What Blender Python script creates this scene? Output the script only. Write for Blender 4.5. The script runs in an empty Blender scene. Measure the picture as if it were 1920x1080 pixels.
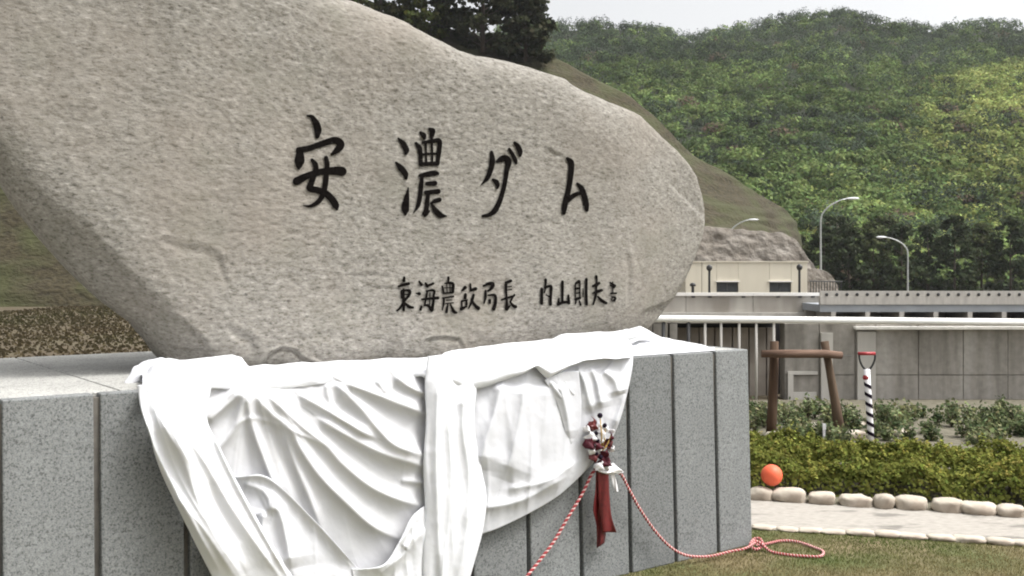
import bpy, bmesh, math, random
import numpy as np
from mathutils import Vector, Matrix

random.seed(7)
RNG = np.random.default_rng(11)
SC = bpy.context.scene
COL = SC.collection
R = math.radians

# ------------------------------------------------------------------ camera, sky, sun, exposure
F = 1955.0            # focal length in photograph pixels (1920 wide)
HOR = 506.0           # horizon row in the photograph
H = 2.0               # eye height
cd = bpy.data.cameras.new('camera'); cam = bpy.data.objects.new('camera', cd); COL.objects.link(cam)
cam.location = (0, 0, H); cam.rotation_euler = (R(90), 0, 0)
cd.sensor_width = 36; cd.lens = 36 * F / 1920; cd.shift_y = -(540 - HOR) / 1920
cd.clip_start = 0.1; cd.clip_end = 5000
SC.camera = cam

SUN_EL, SUN_AZ = 60, 100        # azimuth clockwise from +Y (view direction) towards +X
w = bpy.data.worlds.new('World'); SC.world = w; w.use_nodes = True
nt = w.node_tree; nt.nodes.clear()
sky = nt.nodes.new('ShaderNodeTexSky'); sky.sky_type = 'NISHITA'; sky.sun_disc = False
sky.sun_elevation = R(SUN_EL); sky.sun_rotation = R(SUN_AZ)
sky.air_density = 1.0; sky.dust_density = 6.0; sky.ozone_density = 1.0
bw = nt.nodes.new('ShaderNodeRGBToBW')
mixw = nt.nodes.new('ShaderNodeMix'); mixw.data_type = 'RGBA'
mixw.inputs[0].default_value = 0.93       # thin overcast: the blue washes out to white cloud
bg = nt.nodes.new('ShaderNodeBackground'); bg.inputs['Strength'].default_value = 0.15
out = nt.nodes.new('ShaderNodeOutputWorld')
nt.links.new(sky.outputs[0], bw.inputs[0]); nt.links.new(sky.outputs[0], mixw.inputs[6])
nt.links.new(bw.outputs[0], mixw.inputs[7]); nt.links.new(mixw.outputs[2], bg.inputs[0])
nt.links.new(bg.outputs[0], out.inputs[0])

ld = bpy.data.lights.new('sun', 'SUN'); ld.energy = 1.12; ld.angle = R(14); ld.color = (1, .972, .935)
sun = bpy.data.objects.new('sun', ld); COL.objects.link(sun)
sd = Vector((math.sin(R(SUN_AZ)) * math.cos(R(SUN_EL)), math.cos(R(SUN_AZ)) * math.cos(R(SUN_EL)), math.sin(R(SUN_EL))))
sun.rotation_euler = sd.to_track_quat('Z', 'Y').to_euler(); sun.location = sd * 60
vs = SC.view_settings
vs.view_transform = 'Standard'; vs.look = 'None'; vs.gamma = 1; vs.use_curve_mapping = False
vs.exposure = 1.27
SC.cycles.max_bounces = 6; SC.cycles.transparent_max_bounces = 8
SC.cycles.filter_width = 2.0

# ------------------------------------------------------------------ helpers
def W(px, py, Y):
    """world point seen at a photograph pixel at depth Y"""
    return Vector(((px - 960) / F * Y, Y, H - (py - HOR) / F * Y))

def _h(ix, iy, iz, s):
    n = (ix * 374761393 + iy * 668265263 + iz * 1274126177 + s * 974634777) & 0xFFFFFFFF
    n = ((n ^ (n >> 13)) * 1274126177) & 0xFFFFFFFF
    return ((n ^ (n >> 16)) & 0xFFFF) / 65535.0

def vnoise(p, s=0):
    p = np.asarray(p, float); i = np.floor(p).astype(np.int64); f = p - i
    f = f * f * (3 - 2 * f); x, y, z = i[..., 0], i[..., 1], i[..., 2]
    r = 0
    for dx in (0, 1):
        for dy in (0, 1):
            for dz in (0, 1):
                wgt = (f[..., 0] if dx else 1 - f[..., 0]) * (f[..., 1] if dy else 1 - f[..., 1]) * (f[..., 2] if dz else 1 - f[..., 2])
                r = r + wgt * _h(x + dx, y + dy, z + dz, s)
    return r * 2 - 1

def fbm(p, s=0, o=3):
    p = np.asarray(p, float); r = 0; a = 1; t = 0
    for k in range(o):
        r = r + a * vnoise(p * 2 ** k + 17.3 * k, s + k); t += a; a *= .5
    return r / t

def smooth_poly(pts, n):
    """n points along a Catmull-Rom curve, by arc length"""
    P = np.array(pts, float)
    if len(P) > 2:
        Q = np.vstack([2 * P[0] - P[1], P, 2 * P[-1] - P[-2]]); o = []
        for k in range(1, len(Q) - 2):
            for t in np.linspace(0, 1, 12, endpoint=False):
                a, b, c, d = Q[k - 1], Q[k], Q[k + 1], Q[k + 2]
                o.append(.5 * (2 * b + (c - a) * t + (2 * a - 5 * b + 4 * c - d) * t * t + (3 * b - a - 3 * c + d) * t ** 3))
        o.append(P[-1]); P = np.array(o)
    L = np.r_[0, np.cumsum(np.linalg.norm(np.diff(P[:, :min(3, P.shape[1])], axis=0), axis=1))]
    tt = np.linspace(0, L[-1], n)
    return np.stack([np.interp(tt, L, P[:, k]) for k in range(P.shape[1])], 1)

def poly_dist(x, y, poly):
    """distance to an open polyline and the position along it (0..1)"""
    best = np.full(x.shape, 1e9); pos = np.zeros(x.shape); sgn = np.zeros(x.shape)
    P = np.array(poly, float)
    L = np.r_[0, np.cumsum(np.linalg.norm(np.diff(P, axis=0), axis=1))]; L /= L[-1]
    for k in range(len(P) - 1):
        a, b = P[k], P[k + 1]; d = b - a
        t = np.clip(((x - a[0]) * d[0] + (y - a[1]) * d[1]) / (d @ d), 0, 1)
        dd = np.hypot(x - a[0] - t * d[0], y - a[1] - t * d[1])
        m = dd < best
        best = np.where(m, dd, best); pos = np.where(m, L[k] + t * (L[k + 1] - L[k]), pos)
        sgn = np.where(m, np.sign(d[0] * (y - a[1]) - d[1] * (x - a[0])), sgn)
    return best, pos, sgn

def link(name, me, mat=None, parent=None, loc=None, rot=None):
    o = bpy.data.objects.new(name, me); COL.objects.link(o)
    if mat is not None and me is not None:
        for m in (mat if isinstance(mat, (list, tuple)) else [mat]): me.materials.append(m)
    if parent is not None: o.parent = parent
    if loc is not None: o.location = loc
    if rot is not None: o.rotation_euler = rot
    return o

def tag(o, label=None, cat=None, group=None, kind=None):
    if label: o['label'] = label
    if cat: o['category'] = cat
    if group: o['group'] = group
    if kind: o['kind'] = kind
    return o

def thing(name, label, cat, loc=(0, 0, 0), rz=0, group=None):
    o = bpy.data.objects.new(name, None); COL.objects.link(o); o.location = loc; o.rotation_euler = (0, 0, rz)
    return tag(o, label, cat, group)

def copy_tree(o, parent=None):
    c = o.copy(); COL.objects.link(c)
    if parent is not None: c.parent = parent
    for ch in list(o.children): copy_tree(ch, c)
    return c

def mesh(name, V, Fc, smooth=False, cols=None):
    me = bpy.data.meshes.new(name)
    V = np.asarray(V, np.float32)
    if isinstance(Fc, np.ndarray):
        n, k = Fc.shape
        me.vertices.add(len(V)); me.vertices.foreach_set('co', V.ravel())
        me.loops.add(n * k); me.loops.foreach_set('vertex_index', Fc.astype(np.int32).ravel())
        me.polygons.add(n); me.polygons.foreach_set('loop_start', np.arange(0, n * k, k, dtype=np.int32))
        me.polygons.foreach_set('loop_total', np.full(n, k, np.int32))
        me.update(calc_edges=True)
    else:
        me.from_pydata(V.tolist(), [], Fc); me.update()
    if smooth: me.polygons.foreach_set('use_smooth', np.ones(len(me.polygons), bool))
    if cols is not None:
        a = me.color_attributes.new('Col', 'FLOAT_COLOR', 'POINT')
        c = np.ones((len(V), 4), np.float32); c[:, :3] = cols; a.data.foreach_set('color', c.ravel())
    return me

def grid_faces(nr, nc, wrap=False):
    i = np.arange(nr - 1)[:, None]; j = np.arange(nc if wrap else nc - 1)[None, :]
    j2 = (j + 1) % nc
    return np.stack([(i * nc + j), (i * nc + j2), ((i + 1) * nc + j2), ((i + 1) * nc + j)], -1).reshape(-1, 4)

class MB:
    def __init__(s): s.V = []; s.F = []
    def add(s, V, Fc):
        n = len(s.V); s.V += [tuple(v) for v in V]; s.F += [tuple(int(i) + n for i in f) for f in Fc]; return s
    def box(s, x0, x1, y0, y1, z0, z1):
        return s.add([(x0, y0, z0), (x1, y0, z0), (x1, y1, z0), (x0, y1, z0), (x0, y0, z1), (x1, y0, z1), (x1, y1, z1), (x0, y1, z1)],
                     [(3, 2, 1, 0), (4, 5, 6, 7), (0, 1, 5, 4), (1, 2, 6, 5), (2, 3, 7, 6), (3, 0, 4, 7)])
    def tube(s, pts, rad, n=10, caps=True):
        P = [Vector(p) for p in pts]; rr = rad if isinstance(rad, (list, tuple, np.ndarray)) else [rad] * len(P)
        t0 = (P[1] - P[0]).normalized(); u = t0.orthogonal().normalized(); V = []
        for k, p in enumerate(P):
            t = (P[min(k + 1, len(P) - 1)] - P[max(k - 1, 0)]).normalized()
            u = (u - t * u.dot(t)).normalized(); v = t.cross(u)
            for j in range(n):
                a = 2 * math.pi * j / n
                V.append(p + (u * math.cos(a) + v * math.sin(a)) * rr[k])
        Fc = []
        for k in range(len(P) - 1):
            for j in range(n):
                Fc.append((k * n + j, k * n + (j + 1) % n, (k + 1) * n + (j + 1) % n, (k + 1) * n + j))
        if caps: Fc += [tuple(reversed(range(n))), tuple(range((len(P) - 1) * n, len(P) * n))]
        return s.add(V, Fc)
    def lathe(s, prof, n=16, c=(0, 0, 0)):
        V = []; Fc = []
        for (r, z) in prof:
            for j in range(n):
                a = 2 * math.pi * j / n; V.append((c[0] + r * math.cos(a), c[1] + r * math.sin(a), c[2] + z))
        for k in range(len(prof) - 1):
            for j in range(n):
                Fc.append((k * n + j, k * n + (j + 1) % n, (k + 1) * n + (j + 1) % n, (k + 1) * n + j))
        return s.add(V, Fc)
    def build(s, name, mat, parent=None, smooth=False, bevel=0, seg=2):
        me = mesh(name, s.V, s.F, smooth)
        o = link(name, me, mat, parent)
        if bevel:
            b = o.modifiers.new('bevel', 'BEVEL'); b.width = bevel; b.segments = seg; b.limit_method = 'ANGLE'
        return o

# ------------------------------------------------------------------ materials
def mat(name, base, rough=.8, spec=.3):
    m = bpy.data.materials.new(name); m.use_nodes = True
    b = m.node_tree.nodes['Principled BSDF']
    b.inputs['Base Color'].default_value = (*base, 1); b.inputs['Roughness'].default_value = rough
    b.inputs['Specular IOR Level'].default_value = spec
    return m, m.node_tree, b

def nd(t, kind, **kw):
    n = t.nodes.new(kind)
    for k, v in kw.items(): setattr(n, k, v)
    return n

def coords(t, scale=(1, 1, 1), rot=(0, 0, 0)):
    tc = nd(t, 'ShaderNodeTexCoord'); mp = nd(t, 'ShaderNodeMapping')
    mp.inputs['Scale'].default_value = scale; mp.inputs['Rotation'].default_value = rot
    t.links.new(tc.outputs['Object'], mp.inputs[0]); return mp.outputs[0]

def noise(t, vec, scale, detail=4, rough=.55):
    n = nd(t, 'ShaderNodeTexNoise'); n.inputs['Scale'].default_value = scale
    n.inputs['Detail'].default_value = detail; n.inputs['Roughness'].default_value = rough
    t.links.new(vec, n.inputs['Vector']); return n.outputs[0]

def ramp(t, fac, stops):
    r = nd(t, 'ShaderNodeValToRGB'); e = r.color_ramp.elements
    while len(e) < len(stops): e.new(.5)
    for k, (p, c) in enumerate(stops):
        e[k].position = p; e[k].color = (*(c if hasattr(c, '__len__') else (c, c, c)), 1)
    t.links.new(fac, r.inputs[0]); return r.outputs[0]

def mixc(t, a, b, fac=.5, mode='MIX'):
    m = nd(t, 'ShaderNodeMix', data_type='RGBA', blend_type=mode)
    for sock, v in ((0, fac), (6, a), (7, b)):
        if isinstance(v, (int, float)): m.inputs[sock].default_value = v
        elif isinstance(v, tuple): m.inputs[sock].default_value = (*v, 1)
        else: t.links.new(v, m.inputs[sock])
    return m.outputs[2]

def bump(t, b, h, strength=.5, dist=.01):
    n = nd(t, 'ShaderNodeBump'); n.inputs['Strength'].default_value = strength; n.inputs['Distance'].default_value = dist
    t.links.new(h, n.inputs['Height']); t.links.new(n.outputs[0], b.inputs['Normal']); return n

def mottled(name, c0, c1, scale, rough=.85, bs=.3, bd=.01, c2=None, s2=1.0, stretch=(1, 1, 1)):
    m, t, b = mat(name, c0, rough)
    v = coords(t, stretch)
    n1 = noise(t, v, scale); c = ramp(t, n1, [(.3, c0), (.7, c1)])
    if c2 is not None:
        c = mixc(t, c, c2, ramp(t, noise(t, v, s2, 3), [(.42, 0), (.62, 1)]))
    t.links.new(c, b.inputs['Base Color'])
    if bs: bump(t, b, n1, bs, bd)
    return m

# boulder: hammered tan granite
m_rock, t, b = mat('boulder_granite', (.3, .27, .22), .92, .15)
v = coords(t, (1, 1, 1)); vs_ = coords(t, (.55, 1, 1.25))
n_big = noise(t, v, 1.1, 3); n_mid = noise(t, vs_, 36, 5, .66); n_fine = noise(t, vs_, 62, 3, .6)
c = ramp(t, n_mid, [(.3, (.1, .09, .074)), (.43, (.2, .187, .163)), (.58, (.242, .228, .203)), (.72, (.34, .322, .29))])
c = mixc(t, c, ramp(t, n_fine, [(.3, .35), (.45, .95), (.75, 1.3)]), .7, 'MULTIPLY')
c = mixc(t, c, (.225, .196, .165), ramp(t, n_big, [(.45, 0), (.75, .6)]))
c = mixc(t, c, (.17, .165, .132), ramp(t, noise(t, v, 2.3, 4), [(.55, 0), (.75, .45)]))
stk = noise(t, coords(t, (2.2, 2.2, .35)), 2.0, 5, .6)
c = mixc(t, c, ramp(t, stk, [(.32, .93), (.5, 1), (.7, 1.04)]), .85, 'MULTIPLY')
pit = noise(t, coords(t, (.8, 1, 1.5)), 44, 2, .5)
c = mixc(t, c, ramp(t, pit, [(.27, .45), (.36, 1)]), .8, 'MULTIPLY')
t.links.new(c, b.inputs['Base Color'])
hh = mixc(t, n_mid, n_fine, .35)
bump(t, b, hh, .65, .011)

m_paint, t, b = mat('inscription_paint', (.006, .005, .0045), .9, .02)
# plinth: grey salt and pepper granite
def granite(name, base):
    m, t, b = mat(name, base, .75, .25)
    v = coords(t)
    oi = nd(t, 'ShaderNodeObjectInfo')
    sp = noise(t, v, 75, 3, .7); sp2 = noise(t, v, 150, 2, .6); st = noise(t, coords(t, (1, 1, .3)), 3, 4)
    c = ramp(t, sp, [(.34, tuple(x * .5 for x in base)), (.47, base), (.68, tuple(x * 1.32 for x in base))])
    c = mixc(t, c, ramp(t, sp2, [(.3, .6), (.5, 1), (.75, 1.15)]), .6, 'MULTIPLY')
    c = mixc(t, c, ramp(t, st, [(.35, .84), (.65, 1.06)]), .8, 'MULTIPLY')
    c = mixc(t, c, ramp(t, oi.outputs['Random'], [(0, .84), (1, 1.12)]), .9, 'MULTIPLY')
    t.links.new(c, b.inputs['Base Color']); bump(t, b, sp, .25, .004)
    return m
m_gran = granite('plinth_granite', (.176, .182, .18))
m_lit_cap = granite('plinth_granite_lit_top', (.4, .395, .37))  # panel granite made paler: the lit look of the top is in the colour
m_joint = mottled('joint_mortar', (.1, .092, .082), (.16, .148, .132), 20, .95)

def cloth_mat(name, col, transl, transp):
    m = bpy.data.materials.new(name); m.use_nodes = True; t = m.node_tree; t.nodes.clear()
    o = nd(t, 'ShaderNodeOutputMaterial'); d = nd(t, 'ShaderNodeBsdfPrincipled'); tr = nd(t, 'ShaderNodeBsdfTranslucent')
    d.inputs['Base Color'].default_value = (*col, 1); d.inputs['Roughness'].default_value = .85
    d.inputs['Specular IOR Level'].default_value = .15; d.inputs['Sheen Weight'].default_value = .1
    tr.inputs[0].default_value = (*col, 1)
    a = nd(t, 'ShaderNodeMixShader'); a.inputs[0].default_value = transl
    t.links.new(d.outputs[0], a.inputs[1]); t.links.new(tr.outputs[0], a.inputs[2])
    s = a.outputs[0]
    if transp:
        tp = nd(t, 'ShaderNodeBsdfTransparent'); a2 = nd(t, 'ShaderNodeMixShader'); a2.inputs[0].default_value = transp
        t.links.new(s, a2.inputs[1]); t.links.new(tp.outputs[0], a2.inputs[2]); s = a2.outputs[0]
    v = coords(t); h = noise(t, v, 9, 5, .6)
    bn = nd(t, 'ShaderNodeBump'); bn.inputs['Strength'].default_value = .2; bn.inputs['Distance'].default_value = .012
    t.links.new(h, bn.inputs['Height']); t.links.new(bn.outputs[0], d.inputs['Normal'])
    t.links.new(s, o.inputs[0]); return m
m_cloth = cloth_mat('white_cotton_layers', (.74, .746, .772), .15, 0)
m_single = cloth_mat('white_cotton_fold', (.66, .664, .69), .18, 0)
m_sheer = cloth_mat('white_cotton_single', (.76, .76, .775), .25, .2)

def simple(name, col, rough=.6, spec=.4, metal=0, var=.12, sc=8):
    m, t, b = mat(name, col, rough, spec); b.inputs['Metallic'].default_value = metal
    if var:
        n = noise(t, coords(t), sc, 4)
        c = ramp(t, n, [(.3, tuple(x * (1 - var) for x in col)), (.7, tuple(min(1, x * (1 + var)) for x in col))])
        t.links.new(c, b.inputs['Base Color'])
    return m
m_red = simple('red_satin_ribbon', (.1, .008, .009), .45, .5, var=.25, sc=40)
m_darkred = simple('dark_red_petals', (.06, .005, .012), .6, .3, var=.3, sc=60)
m_white = simple('white_satin_ribbon', (.78, .76, .77), .5, .4, var=.05)
m_gold = simple('gold_wire', (.4, .25, .06), .4, .5)
m_black = simple('dark_flower_heart', (.015, .01, .018), .9, .05)
m_rr = simple('rope_red', (.33, .05, .055), .8, .2, var=.2, sc=60)
m_rw = simple('rope_white', (.6, .44, .41), .8, .2, var=.1, sc=60)

def foliage_mat(name, transl=.25):
    m = bpy.data.materials.new(name); m.use_nodes = True; t = m.node_tree; t.nodes.clear()
    o = nd(t, 'ShaderNodeOutputMaterial'); d = nd(t, 'ShaderNodeBsdfDiffuse'); tr = nd(t, 'ShaderNodeBsdfTranslucent')
    at = nd(t, 'ShaderNodeAttribute'); at.attribute_name = 'Col'
    a = nd(t, 'ShaderNodeMixShader'); a.inputs[0].default_value = transl
    for s in (d, tr): t.links.new(at.outputs[0], s.inputs[0])
    t.links.new(d.outputs[0], a.inputs[1]); t.links.new(tr.outputs[0], a.inputs[2]); t.links.new(a.outputs[0], o.inputs[0])
    return m
m_leaf = foliage_mat('leaves')
m_blade = foliage_mat('grass_blades', .35)
m_bark = mottled('bark', (.05, .037, .027), (.12, .095, .075), 14, .95, .5, .02, stretch=(1, 1, .2))
m_lawn = mottled('lawn_soil', (.12, .095, .05), (.19, .155, .085), 5, .95, .5, .02, (.085, .1, .035), 1.3)
m_far = mottled('dry_grass_ground', (.055, .042, .026), (.09, .068, .042), 1.6, .95, .6, .06, (.085, .07, .042), .3)
m_path, t, b = mat('path_concrete', (.5, .47, .43), .85, .2)
v = coords(t, (1, 2.6, 1))
n1 = noise(t, v, 2.2, 5); c = ramp(t, noise(t, v, 14, 4), [(.3, (.26, .24, .21)), (.7, (.36, .335, .3))])
c = mixc(t, c, (.14, .13, .115), ramp(t, n1, [(.55, 0), (.64, .8)]))
t.links.new(c, b.inputs['Base Color'])
m_soil = mottled('bed_soil', (.085, .078, .055), (.16, .145, .105), 9, .95, .7, .03)
m_stone = mottled('edging_stone', (.4, .355, .29), (.56, .51, .43), 9, .9, .5, .02, (.3, .25, .2), 4)
m_conc, t, b = mat('stained_concrete', (.3, .29, .265), .9, .2)
v = coords(t); vst = coords(t, (1, 1, .12))
oi = nd(t, 'ShaderNodeObjectInfo')
c = ramp(t, noise(t, vst, 3.2, 5), [(.3, (.16, .148, .128)), (.48, (.27, .252, .225)), (.72, (.36, .34, .31))])
c = mixc(t, c, ramp(t, noise(t, v, 11, 5), [(.3, .8), (.7, 1.12)]), .8, 'MULTIPLY')
c = mixc(t, c, ramp(t, oi.outputs['Random'], [(0, .94), (1, 1.05)]), .9, 'MULTIPLY')
t.links.new(c, b.inputs['Base Color']); bump(t, b, noise(t, v, 30, 3), .2, .005)
m_conc_l = mottled('pale_concrete', (.38, .36, .33), (.5, .48, .44), 3, .9, .2, .01, stretch=(1, 1, .2))
m_conc_far = mottled('distant_concrete', (.24, .22, .19), (.36, .335, .3), .5, .9, .3, .1, (.42, .4, .36), .25, (1, 1, .25))
m_shot = mottled('weathered_rock_cut', (.135, .117, .098), (.215, .192, .163), 2.2, .95, .8, .3, (.235, .213, .186), .5, (1, 1, 1))
m_coping = simple('white_coping', (.8, .78, .74), .6)
m_rail = simple('white_painted_rail', (.8, .79, .76), .45, .5, var=.05)
m_cream = mottled('cream_render', (.62, .57, .46), (.7, .65, .53), .6, .85, .05, .01, stretch=(1, 1, .25))
m_recess_shade = simple('recess_shade', (.02, .02, .022), .3, .5, var=.2)  # near-black colour standing in for shade inside the wall recess
m_pane = simple('window_glass', (.05, .055, .06), .08, .6, var=.2)
m_frame = simple('window_frame_grey', (.06, .06, .06), .5)
m_steel = simple('galvanised_steel', (.42, .43, .42), .45, .5, .5, .1)
m_head = simple('lamp_housing', (.7, .71, .72), .35, .5, 0, .05)
m_iron = simple('dark_iron', (.03, .03, .03), .5)
m_girder = simple('blue_grey_girder', (.28, .3, .32), .6, var=.1, sc=.5)
m_hinge = mottled('gate_panel_brown_grey', (.25, .22, .19), (.36, .32, .28), 3, .85, .2, .01)
m_timber = mottled('stake_timber', (.035, .02, .012), (.085, .05, .03), 16, .9, .5, .01, (.11, .075, .05), 4, (1, 1, .12))
m_timber_top = mottled('crossbar_timber', (.07, .04, .026), (.2, .13, .095), 12, .9, .5, .01, stretch=(.15, 1, 1))
m_redpaint = simple('red_handle', (.3, .03, .035), .45)
m_balloon = simple('orange_rubber', (.72, .13, .06), .5, .3, var=.05)

# ------------------------------------------------------------------ monument frame (local: x along the face, y into it, z up)
TH = math.atan2(.597, .8025)
CORN = Vector((1.736, 7.625, 0)); PH = 1.42          # plinth height
RM = Matrix.Rotation(TH, 3, 'Z'); RI = RM.transposed()
CAML = RI @ (Vector((0, 0, H)) - CORN)
CT, ST = math.cos(TH), math.sin(TH)

def to_face(px, py, q):
    """local point where the pixel ray meets the plane y = q (arrays welcome)"""
    px = np.asarray(px, float); py = np.asarray(py, float); q = np.asarray(q, float)
    wx = (px - 960) / F; wz = -(py - HOR) / F
    dx = CT * wx + ST; dy = -ST * wx + CT
    t = (q - CAML[1]) / dy
    return np.stack([CAML[0] + t * dx, q + 0 * t, CAML[2] + t * wz], -1)

def batter(z): return -.04 * (1 - np.clip(z, 0, PH) / PH)

def to_front(px, py, o):
    p = to_face(px, py, -np.asarray(o)); 
    for _ in range(2): p = to_face(px, py, batter(p[..., 2]) - o)
    return p

def place(o): o.location = CORN; o.rotation_euler = (0, 0, TH); return o

# ------------------------------------------------------------------ ground and terrain (structure)
def gz(x, y):
    """ground height: a lawn terrace, falling away behind the wall"""
    s = np.clip((np.asarray(y, float) - 17.5) / 6, 0, 1); s = s * s * (3 - 2 * s)
    return -3.1 * s
ys = np.r_[np.linspace(-30, 17, 24), np.linspace(17.5, 24, 14), np.linspace(30, 300, 28), 500, 900, 1800]
xs = np.r_[-1500, -600, -300, np.linspace(-150, 150, 61), 300, 600, 1500]
X, Y = np.meshgrid(xs, ys); Z = gz(X, Y) - .012
tag(link('ground', mesh('ground', np.stack([X, Y, Z], -1).reshape(-1, 3), grid_faces(len(ys), len(xs)), True), m_far), kind='structure')

def strip(x0, x1, f0, f1, z, n=40, wob=.0, seed=0):
    xx = np.linspace(x0, x1, n); a = []
    for k, x in enumerate(xx):
        j = wob * fbm(np.array([[x * 2.1, 0, seed]]), 3)[0]
        a += [(x, f0(x) + j, z), (x, f1(x) + j * .6, z)]
    return mesh('s', a, np.array([(2 * k, 2 * k + 2, 2 * k + 3, 2 * k + 1) for k in range(n - 1)]))
edge_lo = lambda x: 8.08 - .24 * (x - 1.89)       # lawn / path
edge_hi = lambda x: 9.05 - .30 * (x - 2.13)       # path / planting bed
me = mesh('lawn', [(-12, -8, 0), (16, -8, 0), (16, edge_lo(16), 0), (-12, edge_lo(-12), 0)], [(0, 1, 2, 3)])
tag(link('lawn', me, m_lawn), kind='structure')
tag(link('path', strip(-10, 14, lambda x: edge_lo(x) - .05, edge_hi, .004), m_path), kind='structure')
tag(link('planting_bed', strip(-10, 14, edge_hi, lambda x: 16.0, .006), m_soil), kind='structure')

# embankment: a mown brown slope behind the monument
ridge = [(-500, -230, 190), (0, -160, 192), (500, -40, 194), (800, 40, 195), (950, 82, 195), (1035, 107, 195), (1100, 138, 195), (1180, 180, 196), (1230, 222, 196), (1290, 283, 197),
         (1350, 320, 198), (1400, 350, 200), (1440, 374, 204), (1480, 402, 211), (1496, 432, 214), (1502, 470, 216), (1506, 520, 217), (1510, 560, 218)]
rp = smooth_poly([tuple(W(a, b, c)) for a, b, c in ridge], 220)
NV = 90; rows = []
for k in range(NV):
    v_ = k / (NV - 1)
    foot = np.stack([rp[:, 0] * (rp[:, 1] - 48) / rp[:, 1] - 1.5, rp[:, 1] - 48, np.full(len(rp), -3.3)], 1)
    q = rp * (1 - v_) + foot * v_
    q[:, 2] += (1 - abs(2 * v_ - 1)) * 1.5
    rows.append(q)
back = rp.copy(); back[:, 1] += 30; back[:, 2] = np.maximum(back[:, 2] - 16, -3.3)
V = np.array([back] + rows)
n_ = fbm(V.reshape(-1, 3) * np.array([.12, .12, .3]), 5, 4).reshape(V.shape[:2])
led = np.abs(fbm(V.reshape(-1, 3) * np.array([.03, .03, .42]), 9, 3).reshape(V.shape[:2]))
terr = V[..., 2] * .42 + 1.2 * fbm(V.reshape(-1, 3) * np.array([.05, .03, .05]), 15, 3).reshape(V.shape[:2])
fr_ = terr - np.floor(terr); stepf = np.where(fr_ < .75, fr_ / .75, (1 - fr_) / .25)
V[1:, :, 2] += .6 * n_[1:]; V[2:, :, 1] -= 1.8 * led[2:] + 1.3 * stepf[2:] * np.clip((V[2:, :, 0] - 20) / 25, .1, 1)
m_bank = mottled('mown_bank', (.024, .02, .01), (.062, .051, .028), 1.1, .95, 1.0, .5, (.048, .05, .02), .12, (1, 1, 1.8))
tag(link('embankment', mesh('embankment', V.reshape(-1, 3), grid_faces(NV + 1, len(rp)), True), m_bank), kind='structure')

def scatter_grass(name, G, n, size, cols, label, seed):
    rg = np.random.default_rng(seed); nr_, nc_ = G.shape[:2]
    a = rg.integers(1, nr_ - 1, n); b_ = rg.integers(0, nc_ - 1, n); f1, f2 = rg.random((n, 1)), rg.random((n, 1))
    Q = (G[a, b_] * (1 - f1) + G[a, b_ + 1] * f1) * (1 - f2) + (G[a + 1, b_] * (1 - f1) + G[a + 1, b_ + 1] * f1) * f2
    th_ = rg.uniform(0, 6.28, n); sz = rg.uniform(.5, 1.3, n) * size
    U_ = np.stack([np.cos(th_) * sz * .8, np.sin(th_) * sz * .8, 0 * th_], 1); T_ = np.stack([rg.normal(0, .4, n) * sz, -.5 * sz + rg.normal(0, .3, n) * sz, sz], 1)
    Vq = np.stack([Q - U_, Q + U_, Q + U_ * .5 + T_, Q - U_ * .6 + T_ * .8], 1).reshape(-1, 3)
    f3 = np.clip(.5 + .9 * fbm(Q * np.array([.08, .08, .2]), seed, 3), 0, 1)[:, None]
    cc = (np.array(cols[0]) * (1 - f3) + np.array(cols[1]) * f3) * rg.uniform(.82, 1.18, (n, 1))
    return tag(link(name, mesh(name, Vq, np.arange(4 * n).reshape(-1, 4), False, np.repeat(cc, 4, 0)), m_leaf), label, 'grass', kind='stuff')
BANK = V
# hills: two slopes lofted from a ridge to a foot
def hill(name, ridge, foot_y, foot_z, nv=60, back_y=120, seed=0, amp=6):
    r = smooth_poly([tuple(W(a, b, c)) for a, b, c in ridge], 160)
    P = []
    for k in range(nv):
        v_ = k / (nv - 1)
        f = np.stack([r[:, 0] * (foot_y / r[:, 1]) ** .8, np.full(len(r), foot_y), np.full(len(r), foot_z)], 1)
        q = r * (1 - v_) + f * v_
        q[:, 2] += np.sin(v_ * math.pi) * 4
        P.append(q)
    P = np.array(P)
    n = fbm(P.reshape(-1, 3) * .016, seed, 3).reshape(P.shape[:2])
    fade = np.sin(np.linspace(0, math.pi, nv))[:, None] ** .6
    P[..., 2] += amp * n * fade; P[..., 1] += 2 * amp * n * fade
    bk = P[0].copy(); bk[:, 1] += back_y; bk[:, 2] = -3
    full = np.concatenate([bk[None], P])
    o = tag(link(name, mesh(name, full.reshape(-1, 3), grid_faces(nv + 1, len(r)), True), m_under), kind='structure')
    return P
m_under = mottled('forest_floor', (.014, .018, .009), (.03, .032, .018), .2, .95, 0)
DROP = 8
main_ridge = [(500, 70, 520), (800, 64, 540), (1000, 58, 550), (1060, 58, 560), (1130, 54, 565), (1180, 58, 570), (1240, 66, 575), (1296, 80, 580), (1330, 70, 585), (1390, 58, 590), (1450, 46, 592),
              (1500, 38, 595), (1545, 33, 597), (1610, 38, 600), (1675, 54, 602), (1760, 60, 604), (1850, 50, 606), (1950, 62, 608), (2150, 90, 610), (2500, 110, 620)]
spur_ridge = [(1395, 400, 330), (1440, 345, 345), (1475, 308, 358), (1520, 272, 372), (1575, 240, 386), (1630, 212, 400), (1690, 188, 412), (1780, 160, 425), (1900, 130, 440), (2100, 110, 450), (2400, 120, 455)]
P_main = hill('main_hill', main_ridge, 225, -3.2, seed=21, amp=7)
P_spur = hill('spur_hill', spur_ridge, 235, -3.1, seed=31, amp=4)

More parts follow.
